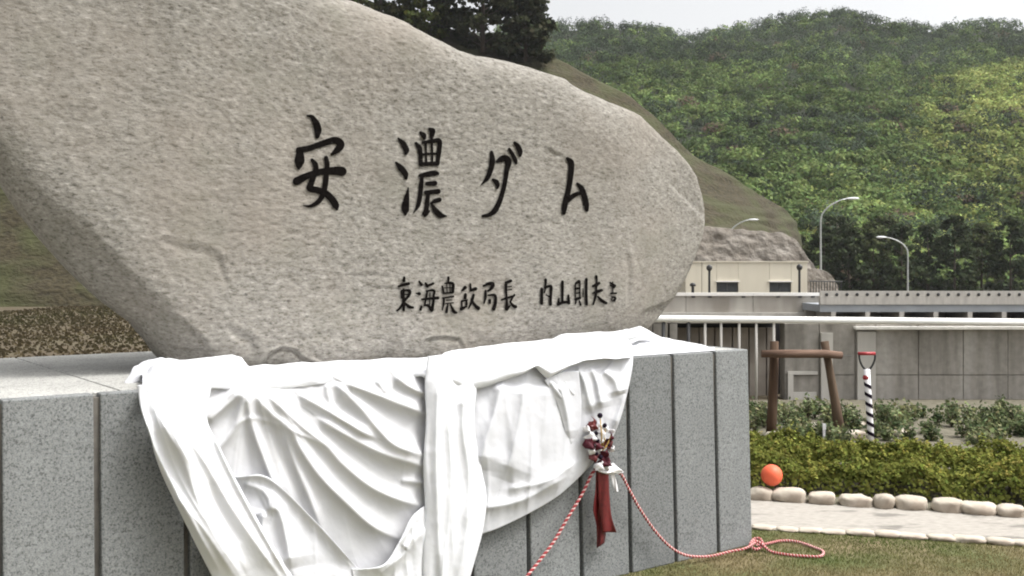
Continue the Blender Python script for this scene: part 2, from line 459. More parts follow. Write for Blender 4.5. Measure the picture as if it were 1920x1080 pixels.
# ------------------------------------------------------------------ foliage helpers
def quads(C, N, size, rng, jitter=.7, asp=(.6, 1.0)):
    """leaf quads at centres C facing roughly N; size per leaf"""
    n = len(C)
    N = N + rng.normal(0, jitter, (n, 3)); N /= np.linalg.norm(N, axis=1)[:, None] + 1e-9
    a = rng.normal(0, 1, (n, 3)); U = np.cross(N, a); U /= np.linalg.norm(U, axis=1)[:, None] + 1e-9
    Vv = np.cross(N, U)
    s = np.asarray(size).reshape(-1, 1) * np.ones((n, 1)); k = rng.uniform(*asp, (n, 1))
    U = U * s; Vv = Vv * s * k
    V = np.stack([C - U * .9, C - Vv * .9 + N * s * .12, C + U, C + Vv * .9 - N * s * .1], 1).reshape(-1, 3)
    return V, np.arange(4 * n).reshape(n, 4)

def hsv_jit(base, n, rng, v=.25, h=.12):
    c = np.array(base)[None, :] * (1 + rng.uniform(-v, v, (n, 1)))
    return np.clip(c * (1 + rng.uniform(-h, h, (n, 3))), .004, 1)

def forest(name, grids, label):
    """one far-off wood: many lumpy crowns in one mesh"""
    rng = np.random.default_rng(3); VV, CC = [], []
    for (P, step, kind) in grids:
        nv, nu = P.shape[:2]
        Lv = np.linalg.norm(np.diff(P.mean(1), axis=0), axis=1).sum(); Lu = np.linalg.norm(np.diff(P[0], axis=0), axis=1).sum()
        n = int(Lv * Lu / step ** 2)
        na_, nb_ = max(2, int(Lu / step)), max(2, int(Lv / step)); n = na_ * nb_
        ia_, ib_ = np.meshgrid(np.arange(na_), np.arange(nb_)); prm = rng.permutation(n)
        iu = ((ia_.ravel() + rng.uniform(-.25, 1.25, n)) / na_).clip(0, .9999)[prm] * (nu - 1.001); iv = ((ib_.ravel() + rng.uniform(-.25, 1.25, n)) / nb_).clip(0, .9999)[prm] * (nv - 1.001)
        iv[: n // 22] = rng.uniform(0, 1.2, n // 22)
        a = iu.astype(int); b = iv.astype(int); fu = (iu - a)[:, None]; fv = (iv - b)[:, None]
        Q = (P[b, a] * (1 - fu) + P[b, a + 1] * fu) * (1 - fv) + (P[b + 1, a] * (1 - fu) + P[b + 1, a + 1] * fu) * fv
        pxx = 960 + F * Q[:, 0] / Q[:, 1]; keep = (pxx > 940) & (pxx < 2120); Q = Q[keep]
        for q in Q:
            pn = fbm(np.array([q * .014]), 41, 2)[0] + .25 * rng.normal()
            pine = rng.random() < (.16 + .5 * (pn > .25)) if kind == 'main' else rng.random() < .08
            py = HOR - F * (q[2] - H) / q[1]
            if kind == 'main' and py < 130: pine = rng.random() < .62
            if pine:
                rx = rng.uniform(2.2, 3.6); rz = rng.uniform(2.6, 4.4)
                base = np.array((.052, .068, .044)) * rng.uniform(.8, 1.2)
            else:
                rx = rng.uniform(2.4, 4.8); rz = rx * rng.uniform(.55, .8)
                g = rng.random()
                base = (np.array((.062, .09, .036)) * (1 - g) + np.array((.14, .185, .066)) * g) if kind == 'main' else \
                       (np.array((.15, .185, .058)) * (1 - g) + np.array((.29, .32, .11)) * g)
                if rng.random() < .03: base = np.array((.11, .085, .06))
            base = base * (1.12 + .75 * fbm(np.array([q * np.array([.02, .011, .03])]), 47, 2)[0]) * rng.uniform(.8, 1.2)
            m = 108 if q[1] > 380 else 150
            d = rng.normal(0, 1, (m, 3)); d[:, 2] = np.abs(d[:, 2]) * 1.0 - .25; d /= np.linalg.norm(d, axis=1)[:, None]
            lump = 1 + .32 * vnoise(d * 2.1 + q, 7)
            C = q + d * lump[:, None] * np.array([rx, rx, rz]) * rng.uniform(.8, 1.05, (m, 1)) + np.array([0, 0, rz * .75])
            vq, _ = quads(C, d * .9 + np.array([0, 0, .35]), rng.uniform(.085, .18, m) * rx, rng, .45)
            VV.append(vq); CC.append(np.repeat(hsv_jit(base, m, rng, .3, .1), 4, 0))
    V = np.concatenate(VV); Cc = np.concatenate(CC)
    o = link(name, mesh(name, V, np.arange(len(V)).reshape(-1, 4), False, Cc), m_leaf)
    return tag(o, label, 'forest', kind='stuff')
gx_, gy_ = np.meshgrid(np.linspace(-62, 2, 60), np.linspace(24, 150, 60)); GG = np.stack([gx_, gy_, gz(gx_, gy_)], -1)
scatter_grass('dry_grass', GG, 40000, .16, ((.085, .066, .04), (.07, .066, .034)), 'dry brown grass growing on the low ground behind the plinth', 19)
forest('forest', [(P_main, 6.4, 'main'), (P_spur, 5.8, 'spur')], 'mixed green forest covering the hills behind the monument')

def tree(name, label, cat, base, height, rx, crown_lo, col, n_cl=60, per=60, leaf=.22, seed=0, group=None, cone=.0, trunk_r=.2, flat=.55):
    """tapered trunk with limbs; crown of leaf clumps spread through an uneven volume"""
    rng = np.random.default_rng(seed + 100)
    t = thing(name, label, cat, base, 0, group)
    tr = MB(); top = Vector((rng.uniform(-.3, .3), rng.uniform(-.3, .3), height * .86))
    spine = [Vector((0, 0, -.3)), Vector((rng.uniform(-.1, .1), 0, height * .3)), Vector((rng.uniform(-.2, .2), rng.uniform(-.2, .2), height * .6)), top]
    tr.tube(spine, [trunk_r * 1.25, trunk_r, trunk_r * .6, trunk_r * .15], 8)
    VV, CC = [], []
    for k in range(n_cl):
        u = rng.random(); z = crown_lo + (height - crown_lo) * u
        env = (1 - u) ** .8 * cone + (1 - cone) * math.sqrt(max(0, 1 - (2 * u - .85) ** 2 / 1.35))
        th = rng.uniform(0, 2 * math.pi); rr = rx * max(.12, env) * rng.uniform(.45, 1.08)
        c = np.array([rr * math.cos(th), rr * math.sin(th), z])
        cr = rx * rng.uniform(.2, .36)
        if k % 4 == 0:
            s0 = Vector((0, 0, max(crown_lo * .8, z - rr * .5))); tr.tube([s0, (s0 + Vector(c)) * .5 + Vector((0, 0, .1)), Vector(c)], [trunk_r * .35, trunk_r * .22, .02], 5)
        d = rng.normal(0, 1, (per, 3)); d /= np.linalg.norm(d, axis=1)[:, None]
        C = c + d * np.array([cr, cr, cr * flat]) * rng.uniform(.35, 1.05, (per, 1))
        v, _ = quads(C, d * .7 + np.array([0, 0, .5]), rng.uniform(.6, 1.3, per) * leaf, rng, .6)
        cb = np.array(col) * rng.uniform(.75, 1.3)
        VV.append(v); CC.append(np.repeat(hsv_jit(cb, per, rng, .25, .1), 4, 0))
    tr.build('trunk', m_bark, t, True)
    V = np.concatenate(VV)
    link('crown', mesh('crown', V, np.arange(len(V)).reshape(-1, 4), False, np.concatenate(CC)), m_leaf, t)
    return t

# trees on the bank above the boulder
def bank_z(px, py, Y): return W(px, py, Y)
tree('evergreen_tree', 'dense dark evergreen tree rising right above the slanting top of the boulder', 'tree', W(905, 95, 190), 25, 7.8, .4, (.052, .056, .03), 150, 80, .5, 1, None, .2, .35)
tree('evergreen_tree', 'dark evergreen tree at the right end of the clump on the bank', 'tree', W(985, 112, 190), 14, 5.3, .3, (.046, .05, .028), 110, 70, .45, 2, None, .35, .28)
tree('broadleaf_tree', 'yellow green bushy tree at the left of the dark clump above the boulder', 'tree', W(795, 70, 190), 13.5, 5.1, .2, (.075, .088, .026), 90, 70, .45, 3, None, .1, .25)
tree('broadleaf_tree', 'olive green tree half hidden behind the boulder top, leftmost of the bank trees', 'tree', W(715, 45, 190), 12, 5.4, .2, (.075, .08, .035), 80, 70, .45, 4, None, .1, .25)
# twigs
# dark trees at the foot of the hill on the right
gname = 'dark trees at the foot of the forested hill'
for k, (px, py, Yd, hh_, rx) in enumerate([(1500, 556, 226, 13, 3.2), (1545, 562, 214, 15, 4.0), (1592, 560, 206, 14.5, 4.2), (1638, 562, 212, 15.5, 4.4), (1690, 562, 205, 15, 4.4), (1568, 560, 225, 19, 4.2),
                                          (1660, 560, 226, 18, 4.4), (1740, 562, 212, 15, 4.2), (1790, 560, 206, 16, 4.5), (1840, 560, 214, 15, 4.3), (1895, 560, 208, 16, 4.5), (1960, 560, 212, 15, 4.5)]):
    tree('dark_tree', 'dark green tree in the clump at the foot of the forested hill', 'tree', W(px, py, Yd), hh_, rx, .2, (.046, .058, .03) if k % 3 else (.065, .076, .034),
         70, 42, .42, 20 + k, gname, .25, .22)

# ------------------------------------------------------------------ dam crest: rock cut, building, parapet, bridge, lamps
def extrude_outline(name, pts, Y, depth, m, parent=None, jit=0, nn=60, seed=0):
    """a solid from a front outline at depth Y, leaning back and rough"""
    p = smooth_poly(pts, nn); V = []
    layers = 14
    for l in range(layers):
        f = l / (layers - 1)
        for a, b in p:
            c = W(a, b, Y); zf = c.z
            V.append((c.x + 0, Y + f * depth + .35 * max(0, zf + 3), zf - .25 * f * depth * .2))
    V = np.array(V)
    return V, p
def mound(name, pts, Y, depth, base, m, rough, seed, lean=.35):
    """weathered cut face: columns from the top outline down to base"""
    p = smooth_poly(pts, 160); V = []; nr = 60
    for r_ in range(nr):
        f = r_ / (nr - 1)
        for a, b in p:
            c = W(a, b, Y); z = c.z + (base - c.z) * f
            V.append((c.x, Y + lean * (z - base), z))
    V = np.array(V)
    n1 = fbm(V * np.array([.8, .8, .9]), seed, 4); V[:, 1] -= rough * n1 * .6; V[:, 2] += rough * .3 * n1
    top = V[:160].copy(); top[:, 1] += depth; top[:, 2] -= .3
    bot = top.copy(); bot[:, 2] = base
    V = np.concatenate([bot, top, V])
    return mesh(name, V, grid_faces(nr + 2, 160), True)
o = link('rock_cut', mound('rock_cut', [(860, 520), (920, 470), (1020, 446), (1150, 436), (1240, 428), (1300, 424), (1330, 421), (1400, 428), (1450, 432), (1488, 437), (1508, 450), (1522, 476), (1537, 500), (1550, 550), (1556, 590)], 128, 14, -3.3, m_shot, .9, 3), m_shot)
tag(o, kind='structure')
o = link('rock_shoulder', mound('rock_shoulder', [(1500, 506), (1520, 503), (1545, 506), (1562, 516), (1572, 530), (1577, 550), (1580, 590)], 122, 6, -3.3, m_shot, .4, 5, .2), m_shot)
tag(o, kind='structure')

# cream building
BY = 116.0
bx = lambda px: (px - 960) / F * BY
bz = lambda py: H - (py - HOR) / F * BY
bld = thing('gatehouse', 'low cream building with two dark windows behind the white coping', 'building', (bx(1400), BY, -3.3))
ox = bx(1400)
x0, x1 = bx(1285) - ox, bx(1514) - ox; zt = bz(492) + 3.3; zw0, zw1 = bz(548) + 3.3, bz(529) + 3.3
wins = [(bx(1344) - ox, bx(1384) - ox), (bx(1443) - ox, bx(1483) - ox)]
def wallseg(a, b, z0, z1): return MB().box(a, b, 0, .35, z0, z1)
joints = [x0, bx(1316) - ox, wins[0][0], wins[0][1], wins[1][0], wins[1][1], bx(1497) - ox, x1]
for k in range(len(joints) - 1):
    a, b = joints[k] + .03, joints[k + 1] - .03
    if k in (2, 4):
        MB().box(a - .03, b + .03, 0, .35, 0, zw0 - .0).build('wall_panel', m_cream, bld); MB().box(a - .03, b + .03, 0, .35, zw1, zt).build('wall_panel', m_cream, bld)
    else: MB().box(a, b, 0, .35, 0, zt).build('wall_panel', m_cream, bld)
mb = MB(); mb.box(x0 + .02, x0 + .34, .35, 8, 0, zt - .01); mb.box(x1 - .34, x1 - .02, .35, 8, 0, zt - .01); mb.box(x0 + .02, x1 - .02, 7.7, 8, 0, zt - .02); mb.build('wall', m_cream, bld)
MB().box(x0 + .05, x1 - .05, .25, .33, 0, zw0 - .1).build('wall_backing', m_cream, bld)
MB().box(x0 - .08, x1 + .08, -.1, 8.1, zt, zt + .14).build('roof', m_cream, bld)
for a, b in wins:
    fr = MB(); fr.box(a, b, .12, .2, zw0, zw0 + .09); fr.box(a, b, .12, .2, zw1 - .12, zw1); fr.box(a, a + .09, .12, .2, zw0 + .09, zw1 - .12); fr.box(b - .09, b, .12, .2, zw0 + .09, zw1 - .12)
    fr.box((a + b) / 2 - .04, (a + b) / 2 + .04, .12, .2, zw0 + .09, zw1 - .12)
    f = fr.build('window', m_frame, bld)
    MB().box(a + .09, (a + b) / 2 - .04, .15, .17, zw0 + .09, zw1 - .12).build('pane', m_pane, f)
    MB().box((a + b) / 2 + .04, b - .09, .15, .17, zw0 + .09, zw1 - .12).build('pane', m_pane, f)
    MB().box(a + .3, b - .3, .22, .24, zw0 + .05, zw0 + .55).build('blind', m_conc_l, f)
    MB().box(a - .15, b + .15, -.16, 0, zw1 + .02, zw1 + .14).build('window_hood', m_coping, bld)

# dark ball-top lantern posts and bollard before the building
def lantern(px, ytop, label):
    Yd = 112; c = W(px, 552, Yd); zt_ = W(px, ytop, Yd).z - c.z
    t = thing('lantern_post', label, 'lamp post', c, 0, 'dark lantern posts before the cream building')
    MB().tube([(0, 0, -1.5), (0, 0, zt_ - .3)], .13, 10).build('post', m_iron, t)
    MB().lathe([(0, zt_ - .45), (.2, zt_ - .42), (.33, zt_ - .2), (.3, zt_ + .05), (.1, zt_ + .2), (0, zt_ + .22)], 14).build('lantern', m_iron, t, True)
lantern(1330, 500, 'dark lantern post left of the left window of the cream building')
lantern(1499, 499, 'dark lantern post right of the right window of the cream building')
c = W(1299, 552, 112); t = thing('bollard', 'short dark bollard near the left end of the cream building', 'bollard', c)
MB().tube([(0, 0, -1.5), (0, 0, .85)], .16, 10).build('post', m_iron, t); MB().lathe([(0, .85), (.3, .87), (.34, 1.05), (.2, 1.22), (0, 1.25)], 12).build('cap', m_iron, t, True)

# parapet with white coping
PY = 104.0
def pxw(px, Y=PY): return (px - 960) / F * Y
def pzw(py, Y=PY): return H - (py - HOR) / F * Y
par = thing('parapet_wall', 'long grey concrete parapet with a white coping below the cream building', 'wall', (0, PY, -3.1))
edges = [820, 900, 980, 1060, 1110, 1165, 1225, 1286, 1412, 1537]
for k in range(len(edges) - 1):
    MB().box(pxw(edges[k]) + .03, pxw(edges[k + 1]) - .03, 0, .5, -.3, pzw(555) + 3.1).build('wall_panel', m_conc_far, par)
    MB().box(pxw(edges[k]) + .01, pxw(edges[k + 1]) - .01, -.12, .62, pzw(554.6) + 3.1, pzw(549) + 3.1).build('coping', m_coping, par)
MB().box(pxw(820), pxw(1537), .1, .4, -.3, pzw(557) + 3.1).build('wall_core', m_conc_far, par)
for px in (1300, 1331, 1394, 1459, 1500, 1524):
    MB().box(pxw(px) - .18, pxw(px) + .18, -.06, -.005, pzw(558) + 3.1, pzw(555) + 3.1).build('drain_spout', m_iron, par)
MB().box(pxw(820), pxw(1537), -.5, 0, -.3, pzw(586) + 3.1).build('ledge', m_conc_l, par)

# bridge on the right
br = thing('bridge', 'pale road bridge with a bolted rail at the right behind the white handrail', 'bridge', (0, 98, -3.1))
q = lambda py: pzw(py, 98) + 3.1
xx0, xx1 = pxw(1538, 98), pxw(2140, 98)
MB().box(xx0, xx1, 0, .25, q(555.5), q(545.5)).build('rail_beam', m_conc_l, br)
MB().box(xx0, xx1, -.05, .5, q(571), q(556)).build('parapet', m_conc_l, br)
MB().box(xx0, xx1, .05, 7, q(585), q(571.2)).build('girder', m_girder, br)
for k in range(32):
    px = 1550 + 19 * k
    o = MB().lathe([(.0, 0), (.13, .0), (.16, .05), (.12, .1), (0, .12)], 10).build('bolt', m_iron, br)
    o.rotation_euler = (R(90), 0, 0); o.location = (pxw(px, 98), 0, q(554.5) + .12)
for px in (1563, 1627, 1691, 1755, 1819, 1883, 1947):
    MB().box(pxw(px, 98) - .22, pxw(px, 98) + .22, .0, 6, -.5, q(585)).build('pier', m_conc_l, br)
MB().box(xx0, xx1, 5, 5.4, -.5, q(585.5)).build('back_wall', m_conc_far, br)
# picket fence on the shoulder
pf = thing('picket_railing', 'dark picket railing on the rounded rock shoulder right of the cream building', 'railing', (0, 114, -3.1))
qz = lambda py: pzw(py, 114) + 3.1
for k in range(12):
    px = 1520 + k * 5.2
    MB().tube([(pxw(px, 114), 0, qz(552)), (pxw(px, 114), 0, qz(527))], .05, 6).build('picket', m_iron, pf)
MB().tube([(pxw(1517, 114), 0, qz(527)), (pxw(1580, 114), 0, qz(528))], .06, 6).build('top_rail', m_iron, pf)

# road lamps
def road_lamp(px, ytop, hx, hy, Yd, label, ground=-3.1):
    b = W(px, ytop, Yd); t = thing('street_lamp', label, 'street lamp', (b.x, Yd, ground), 0, 'street lamps along the dam road')
    top = b.z - ground; ex = W(hx, hy, Yd); dx = ex.x - b.x; dz = ex.z - b.z; sgn = 1 if dx > 0 else -1
    p = [(0, 0, 0), (0, 0, top * .5), (0, 0, top - .4), (dx * .06, 0, top + dz * .22), (dx * .25, 0, top + dz * .6), (dx * .55, 0, top + dz * .88), (dx * .75, 0, top + dz * .96)]
    MB().tube(smooth_poly(p, 26), list(np.linspace(.15, .07, 26)), 8).build('pole', m_steel, t, True)
    hd = MB(); L = abs(dx) * .36
    prof = [(0, .06), (L * .2, .16), (L * .6, .2), (L * .9, .14), (L, .03)]
    V = []
    for xq, rq in prof:
        for j in range(8):
            a = 2 * math.pi * j / 8; V.append((dx * .72 + sgn * xq, 1.25 * rq * math.cos(a), top + dz * .97 + .8 * rq * math.sin(a)))
    hd.add(V, [(k * 8 + j, k * 8 + (j + 1) % 8, (k + 1) * 8 + (j + 1) % 8, (k + 1) * 8 + j) for k in range(4) for j in range(8)])
    hd.build('lamp_head', m_head, t, True)
    return t
road_lamp(1539, 408, 1606, 371, 126, 'tall street lamp standing right of the cream building before dark trees')
road_lamp(1364, 445, 1418, 411, 150, 'street lamp whose arm shows above the grey rock cut')
road_lamp(1702, 470, 1647, 444, 140, 'street lamp at the right with its arm pointing left')

# ------------------------------------------------------------------ near concrete wall, railing recess, white handrail
WY = 16.2
wl = thing('concrete_wall', 'stained grey concrete wall of panels behind the timber stake frame', 'wall', (0, WY, 0))
wx = lambda px: (px - 960) / F * WY
wz = lambda py: H - (py - HOR) / F * WY
cols_ = [1471, 1536, 1603, 1641, 1722, 1806, 1890, 1975, 2060]
for k in range(len(cols_) - 1):
    a, b = wx(cols_[k]), wx(cols_[k + 1])
    for (z0, z1) in ((-.3, .36), (.375, wz(607))):
        MB().box(a + .006, b - .006, 0 + random.uniform(-.004, .004), .3, z0, z1).build('wall_panel', m_conc, wl)
MB().box(wx(1471), wx(2060), .02, .28, -.3, wz(609)).build('wall_core', m_conc, wl)
for a, b, za, zb in ((1538, 1560, -.2, wz(624)), (1606, 1640, -.2, wz(622)), (1476, 1486, -.2, wz(700))):
    MB().box(wx(a), wx(b), -.05, -.006, za, zb).build('pilaster', m_conc_l, wl)
MB().box(wx(1476), wx(1532), -.04, -.006, wz(702), wz(696)).build('ledge', m_conc_l, wl)
MB().box(wx(1487), wx(1530), -.03, -.006, -.2, wz(735)).build('patch_panel', m_conc_l, wl)
MB().box(wx(1600), wx(2060), -.12, -.006, wz(617), wz(612)).build('ledge', m_coping, wl)
# recess wall behind bars
for a, b in ((820, 900), (902, 980), (982, 1060), (1062, 1140), (1142, 1223), (1225, 1252), (1256, 1270)):
    MB().box(wx(a), wx(b), 0, .3, -.3, wz(607)).build('wall_panel', m_conc, wl)
for k, (a, b) in enumerate(((1275, 1322), (1322, 1352), (1352, 1386), (1386, 1418), (1418, 1452), (1452, 1471))):
    MB().box(wx(a) + .01, wx(b) - .01, .5, .6, -.3, wz(618)).build('infill_panel', m_hinge, wl)
MB().box(wx(1270), wx(1500), .7, .8, -.3, wz(600)).build('recess_shade_back', m_recess_shade, wl)  # dark sheet behind the infill panels, the recess shade painted as colour
MB().box(wx(820), wx(1471), 0, .8, wz(606), wz(602)).build('lintel', m_conc, wl)

rl = thing('handrail', 'thick white handrail with pale bars running along the concrete wall', 'railing', (0, WY - .2, 0))
MB().tube([W(830, 594, WY - .2) - Vector((0, WY - .2, 0)), W(1226, 597.5, WY - .2) - Vector((0, WY - .2, 0)), W(1700, 602, WY - .2) - Vector((0, WY - .2, 0)), W(2100, 606, WY - .2) - Vector((0, WY - .2, 0))], .054, 12).build('top_rail', m_rail, rl, True)
for px in (1322, 1352, 1386, 1418, 1451):
    x_ = wx(px) * (WY - .2) / WY
    MB().tube([(x_, 0, -.05), (x_, 0, wz(600))], .021, 8).build('bar', m_conc_l, rl, True)
for px in (1244, 1291):
    x_ = wx(px) * (WY - .2) / WY
    MB().tube([(x_, 0, -.05), (x_, 0, wz(600))], .028, 8).build('post', m_iron, rl, True)

# ------------------------------------------------------------------ timber stake frame and ribboned spade
TY = 12.5
sf = thing('stake_frame', 'brown timber tree stake frame of two posts and a crossbar behind the hedge', 'stake frame', (W(1497, 820, TY).x, TY, 0))
def tw(px, py): c = W(px, py, TY); return (c.x - sf.location.x, 0, c.z)
MB().tube([tw(1452, 640), tw(1451, 700), tw(1448, 770), tw(1445, 830)], [.05, .056, .06, .062], 12).build('post', m_timber, sf, True)
pr = MB().tube([tw(1545, 640), tw(1554, 690), tw(1566, 760), tw(1576, 830)], [.05, .045, .055, .075], 12).build('post', m_timber, sf, True); pr.location.y = -.02
cb = MB().tube([tw(1424, 662), tw(1470, 662), tw(1540, 662), tw(1573, 665)], [.045, .05, .05, .045], 12).build('crossbar', m_timber_top, sf, True); cb.location.y = -.11
MB().tube([tuple(Vector(tw(1572, 665)) + Vector((0, -.1, 0))), tuple(Vector(tw(1612, 668)) + Vector((0, .3, -.02)))], .004, 5).build('tie_wire', m_iron, sf)

SY = 12.0
sp = thing('spade', 'ceremonial spade with spiral black and white wrapped shaft and red grip', 'spade', (W(1626, 830, SY).x, SY, 0))
def spw(px, py): c = W(px, py, SY); return (c.x - sp.location.x, 0, c.z)
MB().tube([spw(1609, 663), spw(1641, 663)], .02, 10).build('grip', m_redpaint, sp, True)
MB().tube(smooth_poly([spw(1611, 664), spw(1612, 675), spw(1618, 688), spw(1626, 694), spw(1634, 688), spw(1640, 675), spw(1641, 664)], 24), .012, 8).build('grip_fork', m_iron, sp, True)
shp = [Vector(spw(1625, 692)), Vector(spw(1628, 740)), Vector(spw(1632, 800)), Vector(spw(1633, 835))]
MB().tube(shp, .036, 12).build('shaft', m_white, sp, True)
MB().lathe([(.0, -.035), (.035, -.02), (.042, 0), (.03, .03), (0, .04)], 10, spw(1624, 708)).build('red_bow', m_redpaint, sp, True)
hel = []
sh = smooth_poly([tuple(p) for p in shp], 160)
V = []; turns = 7.5
for k in range(20, 150):
    a = 2 * math.pi * turns * k / 150
    for dz in (-.021, .021):
        V.append((sh[k][0] + .039 * math.cos(a), .039 * math.sin(a), sh[k][2] + dz))
link('spiral_wrap', mesh('spiral_wrap', V, [(2 * k, 2 * k + 2, 2 * k + 3, 2 * k + 1) for k in range(129)], True), m_black, sp)
bl = MB(); bx0, _, bz0 = spw(1633, 832)
bl.add([(bx0 - .09, 0, bz0), (bx0 + .09, 0, bz0), (bx0 + .09, 0, bz0 - .1), (bx0, 0, bz0 - .2), (bx0 - .09, 0, bz0 - .1), (bx0 - .09, .012, bz0), (bx0 + .09, .012, bz0), (bx0 + .09, .012, bz0 - .1), (bx0, .012, bz0 - .2), (bx0 - .09, .012, bz0 - .1)],
       [(0, 1, 2, 3, 4), (9, 8, 7, 6, 5), (0, 5, 6, 1), (1, 6, 7, 2), (2, 7, 8, 3), (3, 8, 9, 4), (4, 9, 5, 0)])
bl.build('blade', m_steel, sp)

# ------------------------------------------------------------------ hedge, seedlings, balloon, stones
def leaf_mass(pts, norms, size, base, rng, jit=.6, v=.3):
    V, _ = quads(pts, norms, size, rng, jit)
    return V, np.repeat(hsv_jit(base, len(pts), rng, v, .12), 4, 0)
rng = np.random.default_rng(5)
hd = thing('hedge', 'low spreading green juniper hedge behind the row of pale stones', 'hedge', (0, 0, 0))
n = 52000
hx = rng.uniform(1.75, 6.2, n); hv = rng.uniform(0, 1, n)
front = edge_hi(hx) + .3
d_ = hv * 1.75
prof = np.where(d_ < .35, np.sqrt(np.clip(1 - ((.35 - d_) / .35) ** 2, 0, 1)), 1) * np.where(d_ > 1.4, np.clip(1 - (d_ - 1.4) / .5, .25, 1), 1)
lump = fbm(np.stack([hx * 2.6, d_ * 3.2, 0 * hx], 1), 61, 3) + .5 * fbm(np.stack([hx * 8, d_ * 11, 0 * hx], 1), 66, 2)
hz = (.275 + .17 * lump) * prof * (1 - .0 * d_)
P0 = np.stack([hx, front + d_ + .05 * lump, hz * rng.uniform(.55, 1.06, n) ** .6], 1)
e = .03
lf = lambda a, b: fbm(np.stack([a * 2.6, b * 3.2, 0 * a], 1), 61, 3) + .5 * fbm(np.stack([a * 8, b * 11, 0 * a], 1), 66, 2)
lx = lf(hx + e, d_) - lump; ly = lf(hx, d_ + e) - lump
N0 = np.stack([-lx * .12 / e, -ly * .12 / e - np.where(d_ < .3, 1.4, 0), np.ones(n)], 1)
tone = .5 + .5 * fbm(P0 * 5, 71, 2)
Vh, Ch = leaf_mass(P0, N0, rng.uniform(.012, .03, n), (1, 1, 1), rng, .75, .25)
bc = (np.array((.065, .08, .02))[None] * (1 - tone[:, None]) + np.array((.2, .205, .05))[None] * tone[:, None])
Ch = Ch * np.repeat(bc, 4, 0)
link('foliage', mesh('foliage', Vh, np.arange(len(Vh)).reshape(-1, 4), False, Ch), m_leaf, hd)
ns = 900
sx = rng.uniform(1.8, 6.1, ns); sdv = rng.uniform(.02, 1.5, ns); VV, CC = [], []
for k in range(ns):
    y0 = edge_hi(sx[k]) + .3 + sdv[k]; z0 = (.27 + .15 * lf(sx[k:k + 1], sdv[k:k + 1])[0]) * min(1, .55 + sdv[k] * 1.3)
    a = rng.uniform(0, 6.28); dr = np.array([math.cos(a), math.sin(a) - .3, rng.uniform(.25, 1.0)]); dr /= np.linalg.norm(dr); L = rng.uniform(.04, .12)
    f = np.linspace(.2, 1.1, 15)[:, None]; C = np.array([sx[k], y0, z0]) + dr * f * L + rng.normal(0, .010, (15, 3))
    v, cc = leaf_mass(C, np.tile(np.array([0, -.3, 1.]), (15, 1)), rng.uniform(.008, .02, 15), (.15, .165, .042) if k % 3 else (.24, .235, .06), rng, .6)
    VV.append(v); CC.append(cc)
V = np.concatenate(VV); tag(link('sprays', mesh('sprays', V, np.arange(len(V)).reshape(-1, 4), False, np.concatenate(CC)), m_leaf, hd), kind='stuff')
tw_ = MB()
for k in range(60):
    x = rng.uniform(1.8, 6.1); y = edge_hi(x) + .3 + rng.uniform(.2, 1.5); a = rng.uniform(0, 6.28)
    tw_.tube([(x, y, 0), (x + .1 * math.cos(a), y + .1 * math.sin(a), .14), (x + .25 * math.cos(a), y + .25 * math.sin(a), .22)], [.012, .009, .004], 5)
tag(tw_.build('stems', m_bark, hd), kind='stuff')

gseed = 'young leafy seedlings behind the hedge'
def seedling(px, py, Y, ht, seed, label):
    r_ = np.random.default_rng(seed); c = W(px, py, Y); t = thing('seedling', label, 'plant', (c.x, Y, .0), 0, gseed)
    st = MB(); VV = []; CC = []
    for k in range(r_.integers(5, 9)):
        a = r_.uniform(0, 6.28); l = ht * r_.uniform(.6, 1.1); lean = r_.uniform(.1, .5) * l
        tip = np.array([lean * math.cos(a), lean * math.sin(a), l])
        st.tube([(0, 0, -.02), tuple(tip * .5 + np.array([0, 0, .05 * l])), tuple(tip)], [.008, .006, .003], 5)
        m = 26; f = r_.uniform(.35, 1.05, m)[:, None]
        C = tip[None] * f + r_.normal(0, .045, (m, 3))
        v, cc = leaf_mass(C, r_.normal(0, .5, (m, 3)) + np.array([0, -.3, .8]), r_.uniform(.016, .036, m), r_.choice([(.11, .13, .065), (.2, .215, .11), (.07, .09, .045)]), r_, .5)
        VV.append(v); CC.append(cc)
    tag(st.build('stems', m_bark, t), kind='stuff'); V = np.concatenate(VV)
    link('leaves', mesh('leaves', V, np.arange(len(V)).reshape(-1, 4), False, np.concatenate(CC)), m_leaf, t)
lab = ['leafy seedling close beside the granite plinth edge', 'leafy seedling just left of the left stake post', 'leafy seedling right of the left stake post', 'small seedling midway between the stake posts',
       'seedling just left of the leaning stake post', 'leafy seedling just right of the leaning stake post', 'leafy seedling left of the ribboned spade', 'leafy seedling right of the ribboned spade']
for k, (px, ht, Yd) in enumerate([(1418, .42, 12.6), (1433, .36, 13.2), (1474, .34, 13.0), (1515, .42, 13.6), (1548, .34, 12.9), (1586, .4, 13.1), (1606, .32, 12.6), (1656, .38, 12.8)]):
    seedling(px, 800, Yd, ht * .8, 200 + k, lab[k])
for k in range(64):
    px = rng.uniform(1400, 1940); seedling(px, 800, rng.uniform(11.9, 14.2), rng.uniform(.1, .24), 300 + k, 'low leafy seedling in the planting bed between hedge and concrete wall')
c = W(1545, 815, 12.2); t = thing('marker_stake', 'thin white marker stake standing among the seedlings', 'stake', (c.x, 12.2, 0))
MB().box(-.014, .014, -.01, .01, -.1, .2).build('peg', m_white, t); MB().box(-.02, .02, -.014, -.011, .13, .2).build('tag_plate', m_white, t)

